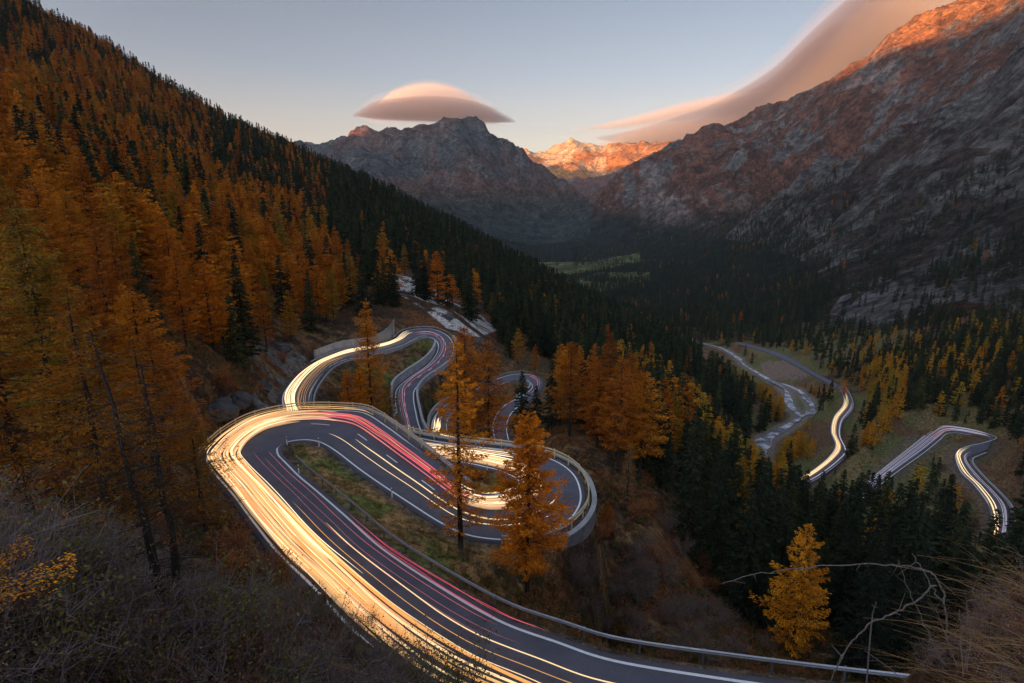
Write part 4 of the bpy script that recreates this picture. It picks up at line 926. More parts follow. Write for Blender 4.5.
HERO = [('larch', 461, 549, 35.9, None, 206, "tall thin orange larch with a bare lower trunk beside the hairpin", .95, tall),
 ('larch', 527, 603, None, 48, 188, "full orange larch standing just above the crash barrier in front of the hairpin", .95, full),
 ('larch', 489, 441, 47, None, 98, "orange larch with two dark forks between the inner bend and the small far bend", 1.1, NEAR['larch'][:1]),
 ('larch', 466, 434, 46, None, 104, "rust larch directly behind the top of the tall thin larch", .9, NEAR['larch'][1:2]),
 ('larch', 372, 412, 42, None, 108, "lone rust larch crossing the bright line of the upper curve", .75, NEAR['larch'][2:3]),
 ('larch', 349, 412, 41, None, 42, "small rust larch below the bridge struts", 1.0, None), ('larch', 391, 424, 43, None, 40, "small rust larch against the pale wall of the S-shaped road", .9, None),
 ('larch', 362, 413, 41.5, None, 48, "bushy rust larch left of the lone larch that crosses the upper curve", 1.0, None), ('larch', 360, 402, 41.5, None, 30, "stubby rust larch on the bank inside the upper curve", 1.1, None),
 ('larch', 569, 452, None, 112, 92, "orange larch behind the railing, closest to the hairpin", 1.15, NEAR['larch'][3:4]), ('larch', 606, 452, None, 125, 96, "orange larch just past the closest one behind the hairpin", .8, NEAR['larch'][:1]),
 ('larch', 640, 468, None, 102, 104, "broad amber larch, largest of those behind the hairpin", 1.2, NEAR['larch'][1:2]), ('larch', 672, 452, None, 135, 74, "amber larch with a thin top to the far side of the broad one", .9, None),
 ('larch', 627, 500, None, 88, 56, "pale brown half-bare larch on the bank below the broad amber one", 1.0, palet), ('larch', 606, 540, None, 74, 40, "low orange larch on the bank beneath the end of the hairpin railing", 1.3, NEAR['larch'][2:3]),
 ('larch', 560, 440, None, 125, 50, "short orange larch tucked behind the top of the hairpin", 1.3, None),
 ('larch', 793, 640, None, 76, 136, "bright golden larch shining alone among dark spruces", 1.02, gold),
 ('spruce', 522, 428, 56.5, None, 56, "very dark spruce standing in front of the small far bend", 1.35, None), ('spruce', 536, 432, 57, None, 46, "dark spruce beside the darkest one at the small far bend", 1.3, None),
 ('spruce', 510, 345, None, 205, 40, "lone dark spruce at the foot of the white scree", 1.2, None), ('spruce', 551, 440, None, 125, 66, "dark spruce between the small far bend and the orange larches", 1.0, None),
 ('larch', 518, 371, None, 190, 36, "narrow orange larch above the small far bend", 1.0, None), ('larch', 535, 372, None, 190, 26, "short rust larch above the small far bend", .9, None),
 ('larch', 438, 296, None, 238, 50, "orange larch standing at the top of the white scree", 1.2, MIDT['larch'][:1]), ('larch', 426, 290, None, 245, 42, "yellow-green larch touching the orange one at the top of the scree", 1.1, MIDT['larch'][1:2]),
 ('larch', 452, 280, None, 270, 30, "small amber larch behind the pair at the top of the scree", 1.1, MIDT['larch'][2:3]), ('larch', 404, 252, None, 330, 28, "small orange larch alone in the dark spruces above the scree", 1.1, MIDT['larch'][:1]),
 ('larch', 384, 268, None, 290, 44, "rust larch beside the upper end of the scree", 1.1, MIDT['larch'][1:2]), ('larch', 377, 226, None, 400, 22, "tiny orange larch high in the dark spruces", 1.2, MIDT['larch'][2:3]),
 ('larch', 501, 300, None, 300, 27, "orange larch of a close pair on the dark slope beyond the scree", 1.3, MIDT['larch'][:1]), ('larch', 511, 298, None, 300, 24, "thinner larch of the close pair on the dark slope beyond the scree", 1.2, MIDT['larch'][1:2]),
 ('larch', 556, 326, None, 300, 20, "small yellow larch on the dark slope above the orange group", 1.3, MIDT['larch'][2:3]),
 ('larch', 657, 372, None, 330, 18, "small amber larch on the dark slope near the valley", 1.3, MIDT['larch'][:1]), ('larch', 715, 455, None, 190, 40, "amber larch at the dark edge above the river", 1.1, MIDT['larch'][1:2]),
 ('spruce', 745, 610, None, 84, 172, "huge dark spruce standing tallest below the river bend", 1.1, None), ('spruce', 712, 585, None, 92, 140, "big dark spruce beside the tallest one", 1.1, None),
 ('spruce', 770, 600, None, 96, 130, "dark spruce right behind the golden larch", 1.0, None), ('spruce', 684, 565, None, 95, 130, "dark spruce at the edge of the brown bank", 1.0, None),
 ('spruce', 860, 660, None, 72, 150, "olive-dark spruce between the golden larch and the dead branches", 1.1, None), ('spruce', 905, 650, None, 80, 130, "dark spruce seen through the arching dead branch", 1.1, None),
 ('spruce', 865, 600, None, 120, 100, "pointed dark spruce at the edge of the valley meadow", .9, None),
 ('larch', 837, 482 + 10, None, 190, 28, "amber larch beside the start of the straight valley road", 1.2, MIDT['larch'][:1]), ('larch', 884, 520, None, 175, 36, "orange larch under the straight valley road", 1.0, MIDT['larch'][1:2]),
 ('larch', 941, 567, None, 150, 24, "small yellow larch below the valley S-bend", 1.0, MIDT['larch'][2:3]), ('larch', 1012, 520, None, 190, 34, "orange larch outside the valley S-bend", 1.0, MIDT['larch'][:1]),
 ('spruce', 803, 512, None, None, 44, "dark spruce hiding the lower end of the winding bright road", 1.3, None), ('spruce', 818, 508, None, None, 38, "second spruce before the lower end of the winding bright road", 1.3, None),
 ('spruce', 789, 508, None, None, 44, "spruce between the river's end and the winding bright road", 1.3, None), ('spruce', 853, 512, None, None, 36, "spruce hiding the lower end of the straight valley road", 1.3, None), ('larch', 843, 397, None, None, 16, "small larch at the top end of the winding bright road", 1.4, MIDT['larch'][:1]),
]
hero_xy = []
for (kd, bx, by, hb, r_, hp, lab, sx, src) in HERO:
    p, hm = at_px(bx, by, hp, hb, r_); gzv = gz(p[0], p[1])
    o = put_tree(kd, p[0], p[1], min(p[2], gzv) if hb is not None else p[2], hm + (max(0, p[2] - gzv) if hb is not None else 0), lab, None, src, None, sx)
    hero_xy.append((p[0], p[1], max(3.0, hm * .2)))
for (a, b, rr_) in hero_xy: sel = sel[np.hypot(tx[sel] - a, ty[sel] - b) > rr_]
pxh = hh[sel] / tr_[sel]
LAB = {'larch': [(lambda i: tr_[i] < 75, "rust larch low beside the big hairpin"), (lambda i: tr_[i] < 130 and px[i] < 340, "rust larch on the slope above the big hairpin"),
                 (lambda i: px[i] < 340 and tr_[i] < 330, "amber larch in the middle of the steep slope"), (lambda i: px[i] < 340, "small amber larch high on the steep slope"),
                 (lambda i: px[i] < 700 and tr_[i] < 200, "orange larch in the group behind the hairpin"), (lambda i: px[i] < 730, "amber larch among the long slope's spruces"),
                 (lambda i: True, "yellow larch on the valley floor")],
       'spruce': [(lambda i: tr_[i] < 150 and px[i] > 560, "tall dark spruce below the orange larches"), (lambda i: px[i] < 340, "dark spruce among larches on the steep slope"),
                  (lambda i: left[i], "dark spruce on the long wooded ridge"), (lambda i: tr_[i] < 700, "dark spruce by the valley roads"), (lambda i: True, "dark spruce on the far valley side")]}
plural = lambda l: l.replace(' larch ', ' larches ', 1) if ' larch ' in l else l.replace(' spruce ', ' spruces ', 1)
rest = {}
for kd, m in (('larch', isl), ('spruce', ~isl)):
    idx = sel[m[sel]]; idx = idx[np.argsort(-(hh[idx] / tr_[idx]))]
    ind, rest[kd] = idx[:262], idx[262:]
    for i in ind:
        lab = next(l for f_, l in LAB[kd] if f_(i)); put_tree(kd, tx[i], ty[i], tz[i] - .2, hh[i], lab, plural(lab), src='valley' if (kd == 'larch' and val[i]) else None, sx=g.uniform(.8, 1.35))
# one mass per kind for the thousands behind
def forest(name, kd, idx, label, mk=None):
    mk = mk or kd
    V = np.c_[tx[idx], ty[idx], tz[idx] - .3]
    me = bpy.data.meshes.new(name); me.vertices.add(len(V)); me.vertices.foreach_set('co', V.astype(np.float32).ravel())
    for an, dt, val_ in (('hgt', 'FLOAT', hh[idx] / SINGLE[mk][0][0]), ('wid', 'FLOAT', hh[idx] / SINGLE[kd][0][0] * g.uniform(.8, 1.2, len(idx))), ('rot', 'FLOAT', g.random(len(idx)) * 6.28)):
        me.attributes.new(an, dt, 'POINT').data.foreach_set('value', val_.astype(np.float32))
    at_i = me.attributes.new('pick', 'INT', 'POINT'); at_i.data.foreach_set('value', g.integers(0, 3, len(idx)).astype(np.int32))
    o = add(name, me); tag(o, label, "forest", None, 'stuff')
    ng = bpy.data.node_groups.new(name + "_growth", 'GeometryNodeTree'); ng.interface.new_socket('Geometry', in_out='INPUT', socket_type='NodeSocketGeometry'); ng.interface.new_socket('Geometry', in_out='OUTPUT', socket_type='NodeSocketGeometry')
    N_ = ng.nodes; L_ = ng.links; gi = N_.new('NodeGroupInput'); go = N_.new('NodeGroupOutput'); mp_ = N_.new('GeometryNodeMeshToPoints'); L_.new(gi.outputs[0], mp_.inputs[0])
    gti = N_.new('GeometryNodeGeometryToInstance')
    for src_o in reversed(MASTER[mk]):
        oi = N_.new('GeometryNodeObjectInfo'); oi.inputs['Object'].default_value = src_o; oi.inputs['As Instance'].default_value = True; oi.transform_space = 'ORIGINAL'; L_.new(oi.outputs['Geometry'], gti.inputs[0])
    # Object Info instances keep the source's own scale: join as instances and pick
    jn = N_.new('GeometryNodeJoinGeometry')
    for l in list(gti.inputs[0].links): L_.new(l.from_socket, jn.inputs[0]); 
    N_.remove(gti)
    ip = N_.new('GeometryNodeInstanceOnPoints'); L_.new(mp_.outputs[0], ip.inputs['Points']); L_.new(jn.outputs[0], ip.inputs['Instance']); ip.inputs['Pick Instance'].default_value = True
    def attr(nm, t): a = N_.new('GeometryNodeInputNamedAttribute'); a.data_type = t; a.inputs['Name'].default_value = nm; return a.outputs['Attribute']
    L_.new(attr('pick', 'INT'), ip.inputs['Instance Index'])
    cr = N_.new('ShaderNodeCombineXYZ'); L_.new(attr('rot', 'FLOAT'), cr.inputs[2]); L_.new(cr.outputs[0], ip.inputs['Rotation'])
    cs_ = N_.new('ShaderNodeCombineXYZ'); wo = attr('wid', 'FLOAT'); L_.new(wo, cs_.inputs[0]); L_.new(wo, cs_.inputs[1]); L_.new(attr('hgt', 'FLOAT'), cs_.inputs[2]); L_.new(cs_.outputs[0], ip.inputs['Scale'])
    L_.new(ip.outputs[0], go.inputs[0]); md = o.modifiers.new("growth", 'NODES'); md.node_group = ng
    return o
# three single trees of each kind in view lend their shape to the mass
MASTER = {}
rest['valley'] = rest['larch'][val[rest['larch']]]; rest['larch'] = rest['larch'][~val[rest['larch']]]
for kd in ('larch', 'spruce', 'valley'):
    MASTER[kd] = []
    for q in range(3):
        i = rest[kd][q * 7]; H, me = SINGLE[kd][q]; o = add(("larch" if kd == 'valley' else kd) + "_tree", me, None, (tx[i], ty[i], tz[i] - .2)); s = hh[i] / H; o.scale = (s, s, s)
        lab = next(l for f_, l in LAB['larch' if kd == 'valley' else kd] if f_(i)); tag(o, lab, "tree", plural(lab)); MASTER[kd].append(o)
print("rest", len(rest['larch']), len(rest['spruce']))
forest("larch_forest", 'larch', rest['larch'], "orange larches massed over the upper slopes")
forest("valley_larch_forest", 'larch', rest['valley'], "golden larches massed on the valley floor", 'valley')
forest("spruce_forest", 'spruce', rest['spruce'], "dark evergreen forest over the ridge and far valley side")
# ------------------------------------------------------------------ shrubs, bracken, grass
TWIG = simple("grey_twigs", (0.13, 0.105, 0.105), 0.9, 0.1, var=.4, scale=6); RTWIG = simple("russet_twigs", (0.10, 0.045, 0.032), 0.9, 0.1, var=.4, scale=6)
def leafm(name, stops): return foliage_mat(name, stops, 1.5)
BROWNLEAF = leafm("dead_leaves", [(0, (0.20, 0.10, 0.05)), (.5, (0.25, 0.13, 0.06)), (1, (0.16, 0.13, 0.07))]); OLIVE = leafm("olive_leaves", [(0, (0.10, 0.10, 0.035)), (1, (0.17, 0.14, 0.04))])
RUST = leafm("rust_bracken", [(0, (0.36, 0.15, 0.045)), (1, (0.24, 0.10, 0.05))])
def shrub_arrays(seed, Hs, spread, stems, twigs, leaves, lsize):
    g_ = np.random.default_rng(seed); V, F = [], []; tips = []
    for i in range(stems):
        a = g_.random() * 6.28; sp = spread * g_.uniform(.2, 1); L = Hs * g_.uniform(.6, 1.05); p = np.array([math.cos(a), math.sin(a), 0]) * g_.random() * spread * .25; p[2] = -.15
        e = np.array([math.cos(a) * sp, math.sin(a) * sp, L]); m = p + (e - p) * .5 + g_.normal(0, .06 * Hs, 3); m[2] += .08 * Hs
        r_ = .011 * Hs ** .5; limb(V, F, p, m, r_, r_ * .7, 3); limb(V, F, m, e, r_ * .7, r_ * .25, 3)
        for j in range(twigs):
            t = g_.uniform(.25, 1); b = (p + (m - p) * t * 2) if t < .5 else (m + (e - m) * (t - .5) * 2)
            d = g_.normal(0, 1, 3); d[2] = abs(d[2]) * .8; d *= Hs * g_.uniform(.12, .32) / np.linalg.norm(d); limb(V, F, b, b + d, r_ * .4, r_ * .15, 3); tips += [b + d, b + d * .6]
    T_ = np.array(tips); k_ = int(leaves); q = T_[g_.integers(0, len(T_), k_)] + g_.normal(0, .05 * Hs, (k_, 3))
    D_ = g_.normal(0, 1, (k_, 3)); D_ /= np.linalg.norm(D_, axis=1)[:, None]; W_ = np.cross(D_, g_.normal(0, 1, (k_, 3))); W_ /= np.linalg.norm(W_, axis=1)[:, None]; z_ = lsize * g_.uniform(.5, 1.3, (k_, 1))
    LV = np.stack([q - D_ * z_, q + W_ * z_ * .5, q + D_ * z_, q - W_ * z_ * .5], 1).reshape(-1, 3)
    return V, F, LV
def shrub_single(name, seed, Hs, spread, stems, twigs, leaves, lsize, tm, lm):
    V, F, LV = shrub_arrays(seed, Hs, spread, stems, twigs, leaves, lsize); n0 = len(V); nf = len(F)
    me = mk_me(name, V + [tuple(v) for v in LV], F + [tuple(n0 + 4 * i + q for q in range(4)) for i in range(len(LV) // 4)], [tm, lm]); mi = np.zeros(len(me.polygons), np.int32); mi[nf:] = 1
    me.polygons.foreach_set('material_index', mi); return me
def shrub_parts(seed, Hs, spread, stems, twigs, leaves, lsize, tm, lm):
    V, F, LV = shrub_arrays(seed, Hs, spread, stems, twigs, leaves, lsize)
    return mk_me("stems", V, F, [tm]), np_mesh("leaves", LV, np.arange(len(LV)).reshape(-1, 4), lm)
SH = {'bare': [shrub_parts(200 + i, 1.6, 1.1, 18, 13, 420, .022, TWIG, BROWNLEAF) for i in range(3)],
      'brown': [shrub_parts(210 + i, 1.5, 1.1, 14, 12, 750, .030, RTWIG, BROWNLEAF) for i in range(3)],
      'olive': [shrub_parts(220 + i, 1.9, 1.0, 10, 12, 900, .034, TWIG, OLIVE) for i in range(2)],
      'big': [shrub_parts(230 + i, 3.4, 2.0, 26, 12, 700, .06, TWIG, BROWNLEAF) for i in range(3)],
      'rust': [shrub_parts(240 + i, 2.6, 1.9, 18, 12, 1500, .085, RTWIG, RUST) for i in range(2)]}
def put_shrub(kd, x, y, z, s, label, group=None):
    a, b = SH[kd][rng.integers(len(SH[kd]))]; o = empty("shrub", (x, y, z), rng.random() * 6.28); o.scale = (s, s, s * rng.uniform(.8, 1.15)); tag(o, label, "shrub", group)
    add("stems", a, o); add("leaves", b, o)
def mass(name, pts_xyz, scale, masters, label, cat):
    me = bpy.data.meshes.new(name); me.vertices.add(len(pts_xyz)); me.vertices.foreach_set('co', np.asarray(pts_xyz, np.float32).ravel())
    me.attributes.new('size', 'FLOAT', 'POINT').data.foreach_set('value', np.asarray(scale, np.float32)); me.attributes.new('rot', 'FLOAT', 'POINT').data.foreach_set('value', (rng.random(len(scale)) * 6.28).astype(np.float32))
    me.attributes.new('pick', 'INT', 'POINT').data.foreach_set('value', rng.integers(0, len(masters), len(scale)).astype(np.int32))
    o = add(name, me); tag(o, label, cat, None, 'stuff')
    ng = bpy.data.node_groups.new(name + "_growth", 'GeometryNodeTree'); ng.interface.new_socket('Geometry', in_out='INPUT', socket_type='NodeSocketGeometry'); ng.interface.new_socket('Geometry', in_out='OUTPUT', socket_type='NodeSocketGeometry')
    N_ = ng.nodes; L_ = ng.links; gi = N_.new('NodeGroupInput'); go = N_.new('NodeGroupOutput'); mp_ = N_.new('GeometryNodeMeshToPoints'); L_.new(gi.outputs[0], mp_.inputs[0]); jn = N_.new('GeometryNodeJoinGeometry')
    for m_ in reversed(masters):
        oi = N_.new('GeometryNodeObjectInfo'); oi.inputs['Object'].default_value = m_; oi.inputs['As Instance'].default_value = True; oi.transform_space = 'ORIGINAL'; L_.new(oi.outputs['Geometry'], jn.inputs[0])
    ip = N_.new('GeometryNodeInstanceOnPoints'); L_.new(mp_.outputs[0], ip.inputs['Points']); L_.new(jn.outputs[0], ip.inputs['Instance']); ip.inputs['Pick Instance'].default_value = True
    def attr(nm, t): a = N_.new('GeometryNodeInputNamedAttribute'); a.data_type = t; a.inputs['Name'].default_value = nm; return a.outputs['Attribute']
    L_.new(attr('pick', 'INT'), ip.inputs['Instance Index']); cr = N_.new('ShaderNodeCombineXYZ'); L_.new(attr('rot', 'FLOAT'), cr.inputs[2]); L_.new(cr.outputs[0], ip.inputs['Rotation']); L_.new(attr('size', 'FLOAT'), ip.inputs['Scale'])
    L_.new(ip.outputs[0], go.inputs[0]); o.modifiers.new("growth", 'NODES').node_group = ng; return o
def grass_mesh(name, seed, nb, L, mat, w_=.006, rad=.15):
    g_ = np.random.default_rng(seed); V, F = [], []
    for i in range(nb):
        a = g_.random() * 6.28; b = np.array([math.cos(a), math.sin(a), 0]); o = b * g_.random() * rad; l = L * g_.uniform(.5, 1.1); bend = g_.uniform(.15, .8); s = np.array([-b[1], b[0], 0]) * w_; n0 = len(V)
        for k in range(4):
            t = k / 3; p = o + b * l * bend * t * t + np.array([0, 0, l * (t - .35 * bend * t * t)]); w2 = s * (1 - .8 * t); V += [tuple(p - w2), tuple(p + w2)]
            if k: F.append((n0 + 2 * k - 2, n0 + 2 * k - 1, n0 + 2 * k + 1, n0 + 2 * k))
    return mk_me(name, V, F, [mat])
STRAW = leafm("straw", [(0, (0.26, 0.17, 0.08)), (1, (0.20, 0.12, 0.06))]); GREENG = leafm("short_turf", [(0, (0.13, 0.13, 0.035)), (.5, (0.24, 0.18, 0.05)), (1, (0.30, 0.19, 0.07))])
# shrubs one by one
def spots(poly, k, rmin, seed, rr=None):
    """ground points seen inside a patch of the view"""
    g_ = np.random.default_rng(seed); P_ = np.array(poly, float); out = []
    while len(out) < k:
        x = g_.uniform(P_[:, 0].min(), P_[:, 0].max()); y = g_.uniform(P_[:, 1].min(), P_[:, 1].max())
        if inpoly(poly, np.array([x]), np.array([y]))[0]:
            p = hit(x, y, rmin)
            if lookup(DROAD, np.array([p[0]]), np.array([p[1]]))[0] > 1.2: out.append(p)
            else: k -= .5
    return out
FG = [(-60,560),(60,520),(150,545),(250,570),(330,600),(400,640),(470,700),(500,790),(0,860),(-60,800)]
NFG = 190
for i, p in enumerate(spots(FG, NFG, 6, 501)): put_shrub(['bare', 'brown', 'bare', 'bare', 'olive'][i % 5], *p, rng.uniform(.7, 1.25) * (0.6 if math.hypot(p[0], p[1]) < 9 else 1), "twiggy shrub in the thicket above the road", "twiggy shrubs in the thicket above the road")
for k_, (sx_, sy_, s_) in enumerate([(392, 690, 1.15), (425, 715, 1.3), (350, 660, 1.2), (455, 735, 1.35), (370, 640, 1.0), (330, 640, 1.1)]):
    p = hit(sx_, sy_, 6); put_shrub('olive', *p, s_, ["leafy shrub standing against the bright road arm, tallest sprig", "broad leafy shrub at the lower end of the bright road arm", "leafy shrub below the amber scrub", "olive shrub lowest beside the road lines", "thin leafy shrub between the road lines and the thicket", "leafy shrub on the slope edge below the big hairpin"][k_])
for i, p in enumerate(spots([(150,490),(215,490),(260,560),(310,590),(250,590),(150,545)], 26, 14, 502)): put_shrub('brown' if i % 2 else 'rust', *p, rng.uniform(.5, .8), "rust shrub along the bright arm's outer edge", "rust shrubs along the outer edge of the road")
for i, p in enumerate(spots([(560,580),(640,560),(720,620),(770,655),(720,668),(640,655),(560,610)], 42, 40, 503)): put_shrub('big', *p, rng.uniform(.6, 1.1), "grey leafless shrub behind the crash barrier", "grey leafless shrubs behind the crash barrier")
for i, p in enumerate(spots([(455,552),(520,575),(545,600),(500,585),(450,565)], 12, 40, 504)): put_shrub('olive', *p, rng.uniform(.8, 1.2), "dark shrub around the roadside larches", "dark shrubs around the roadside larches")
for i, p in enumerate(spots([(585,500),(650,500),(700,560),(740,610),(640,565),(590,560)], 34, 50, 505)): put_shrub(['rust', 'big', 'brown'][i % 3], *p, rng.uniform(.7, 1.2), "rust scrub on the brown bank", "rust scrub on the brown bank")
for i, p in enumerate(spots([(440,470),(500,470),(512,482),(480,490)], 7, 50, 506)): put_shrub('rust', *p, rng.uniform(.35, .5), "rust bush on the small grass island", "rust bushes on the small grass island")
for i, p in enumerate(spots([(930,640),(1040,590),(1040,700),(920,700)], 26, 3, 507)): put_shrub(['bare', 'brown', 'bare'][i % 3], *p, rng.uniform(.10, .25), "dark red bramble in the dry corner grass", "dark red brambles in the dry grass")
for i, p in enumerate(spots([(215,350),(290,330),(280,400),(215,410)], 14, 60, 508)): put_shrub('rust' if i % 2 else 'olive', *p, rng.uniform(.7, 1.2), "brown bush on the rocky slope", "brown bushes on the rocky slope")
# masses nobody could count
def rand_ground(ra, rb, dens, seed, az=(-46, 46)):
    x_, y_ = scatter(ra, rb, dens, seed, az); z_ = lookup(Z, x_, y_); p_, q_ = project(x_, y_, z_); return x_, y_, z_, p_, q_, lookup(DROAD, x_, y_)
m_b = [tag(add("bracken_clump", shrub_single("bracken_clump", 300 + i, .7, .6, 7, 5, 130, .07, RTWIG, [RUST, BROWNLEAF, OLIVE][i]), None, tuple(p)), l, "bracken") for i, (p, l) in enumerate(zip(
    [hit(630, 560, 40), hit(660, 590, 40), hit(600, 600, 40)], ["rust bracken clump halfway down the brown bank", "dead brown bracken clump low on the brown bank", "olive bracken clump close behind the crash barrier"]))]
x_, y_, z_, p_, q_, d_ = rand_ground(12, 330, .28, 601)
ex_ = rand_ground(26, 135, 1.15, 611); x_, y_, z_, p_, q_, d_ = [np.concatenate([u1, u2]) for u1, u2 in zip((x_, y_, z_, p_, q_, d_), ex_)]
k_ = (d_ > 2.0) & ~wedge_px(p_, q_) if 'wedge_px' in globals() else (d_ > 2.0)
k_ &= ~(inpoly([(290,440),(340,440),(480,530),(540,548),(520,590),(430,570),(300,475)], p_, q_)) & (lookup(DRIV, x_, y_) > 4) & (q_ < 760) & (p_ > -40) & (p_ < 1064) & (vnoise(x_ / 6, y_ / 6, 77) > .22)
rrp = np.hypot(x_, y_); k_ &= (rrp < 130) | (rng.random(len(rrp)) < .35)
k_ &= (z_ / rrp + .03 > lookup(RUNMAX, x_ * .985, y_ * .985))
print('undergrowth', k_.sum(), 'turf'); mass("undergrowth", np.c_[x_, y_, z_][k_], rng.uniform(.5, 1.5, k_.sum()) * np.where(rrp[k_] < 30, .45, np.where(rrp[k_] < 150, 1.15, 1)), m_b, "rust and olive bracken and low scrub covering the slopes between the roads", "undergrowth")
m_g = [tag(add("grass_tuft", grass_mesh("grass_tuft", 400 + i, 46, L_, m_, .012, .3), None, tuple(p)), l, "grass tuft") for i, (p, l, L_, m_) in enumerate(zip([hit(400, 530, 40), hit(440, 555, 40), hit(600, 652, 30)],
    ["green grass tuft halfway along the grass wedge", "green and straw grass tuft at the wide end of the grass wedge", "straw grass tuft sticking up behind the crash barrier"], (.3, .35, .7), (GREENG, GREENG, STRAW)))]
x_, y_, z_, p_, q_, d_ = rand_ground(30, 190, 2.4, 602)
w_ = inpoly([(285,440),(340,438),(480,530),(545,548),(530,610),(430,580),(300,475)], p_, q_) | inpoly([(440,462),(512,470),(520,490),(470,500)], p_, q_) | inpoly([(395,395),(415,340),(440,336),(436,362),(400,390),(385,375),(350,366),(330,372),(335,400)], p_, q_)
w_ &= (d_ > .6) & (vnoise(x_ / 1.5, y_ / 1.5, 78) > .25)
mass("turf", np.c_[x_, y_, z_][w_], rng.uniform(.5, 1.2, w_.sum()), m_g[:2], "short green and straw grass on the wedges between the road arms", "grass")
x_, y_, z_, p_, q_, d_ = rand_ground(24, 80, 2.5, 603, (-8, 44)); v_ = (d_ > .7) & (d_ < 4.5) & (q_ > 560) & (p_ > 420)
P1, N1 = side_line(MAIN, 'R', 0, 9, 2.2, 1.0)
mass("verge_grass", np.c_[x_, y_, z_][v_], rng.uniform(.4, 1.0, v_.sum()), [m_g[2]], "dry straw grass along the verge behind the crash barrier", "grass")
# dry grass arching in the corner
V, F = [], []; g_ = np.random.default_rng(70)
for i in range(620):
    bx = g_.uniform(905, 1080); by = g_.uniform(600, 760) - (bx - 905) * .1
    p = hit(bx, by, 3); r_ = math.hypot(p[0], p[1])
    if r_ > 9: continue
    L = g_.uniform(.18, .62) * (1 if i % 4 else 1.5); a = g_.normal(2.6, .7); b = np.array([math.cos(a), math.sin(a) * .6, 0]); bend = g_.uniform(.5, 1.15); n0 = len(V); s = np.array([0.2, .6, .5]) * .0022 * g_.uniform(.6, 1.5)
    for k in range(7):
        t = k / 6; q = p + b * L * bend * t ** 1.7 + np.array([0, 0, L * (t - .62 * bend * t * t)]); V += [tuple(q - s * (1 - .75 * t)), tuple(q + s * (1 - .75 * t))]
        if k: F.append((n0 + 2 * k - 2, n0 + 2 * k - 1, n0 + 2 * k + 1, n0 + 2 * k))
tag(add("dry_grass", mk_me("dry_grass", V, F, [STRAW])), "long straw grass arching over the slope in the bottom corner", "grass", None, 'stuff')
# dead branches arching up from the mound
DEAD = simple("dead_wood", (0.11, 0.095, 0.09), 0.9, 0.15, var=.4, scale=25, bump=.004)
def branch(name, pix, r0_, r1_, label, twigs=0, seed=0, cat="dead branch"):
    r0_ *= .40; r1_ *= .5
    pts = catmull([un_r(a, b, c) for a, b, c in pix], 6); O = pts[0].copy(); V, F = [], []; n = len(pts) - 1; g_ = np.random.default_rng(seed); wob = g_.normal(0, .006, pts.shape); pts = pts - O + wob
    for i in range(n): limb(V, F, pts[i], pts[i + 1], r0_ + (r1_ - r0_) * i / n, r0_ + (r1_ - r0_) * (i + 1) / n, 6)
    root = empty(name, O); tag(root, label, cat, None); link_mesh("stem", V, F, DEAD, root)
    for q in range(twigs):
        i = g_.integers(n // 4, n); V, F = [], []; d = g_.normal(0, 1, 3); d *= g_.uniform(.06, .25) / np.linalg.norm(d); limb(V, F, pts[i], pts[i] + d, r1_ * 1.1, r1_ * .4, 4); link_mesh("twig", V, F, DEAD, root)
branch("dead_branch", [(948,640,5.6),(946,612,5.6),(941,588,5.7),(930,572,5.8),(905,566,5.9),(860,564,6),(800,568,6.1),(755,574,6.2),(722,583,6.3)], .022, .008, "long dead branch arching across in front of the golden larch", 5, 1)
branch("dead_branch", [(936,585,5.7),(915,602,5.6),(890,615,5.5),(868,626,5.4),(850,645,5.4),(836,668,5.4),(828,690,5.5)], .020, .011, "pale dead branch curving down to the bottom edge, thicker one", 4, 2)
branch("dead_branch", [(940,600,5.6),(928,580,5.8),(918,562,6),(912,553,6.1)], .013, .007, "short dead fork above the joint of the two dead branches", 2, 3)
branch("dead_branch", [(946,668,5.5),(932,640,5.7),(918,610,5.9),(905,582,6.2),(900,560,6.4)], .010, .005, "thin dead stem leaning beneath the long arching branch", 2, 4)
branch("dead_branch", [(925,700,5.2),(895,672,5.5),(865,650,5.8)], .009, .006, "thin dead twig running down to the bottom edge", 2, 5)
branch("dead_branch", [(970,690,4.8),(971,650,4.9),(969,610,5.0)], .010, .007, "upright dark dead stem in the dry grass", 3, 6)
branch("dead_branch", [(962,655,5),(962,632,5),(960,610,5.05)], .008, .007, "short upright grey dead stem in the dry grass", 1, 7)
branch("dead_tree", [(866,690,30),(869,650,31),(872,618,32),(876,602,32)], .11, .05, "bare grey snag standing among the dark spruces", 5, 8, "dead tree")
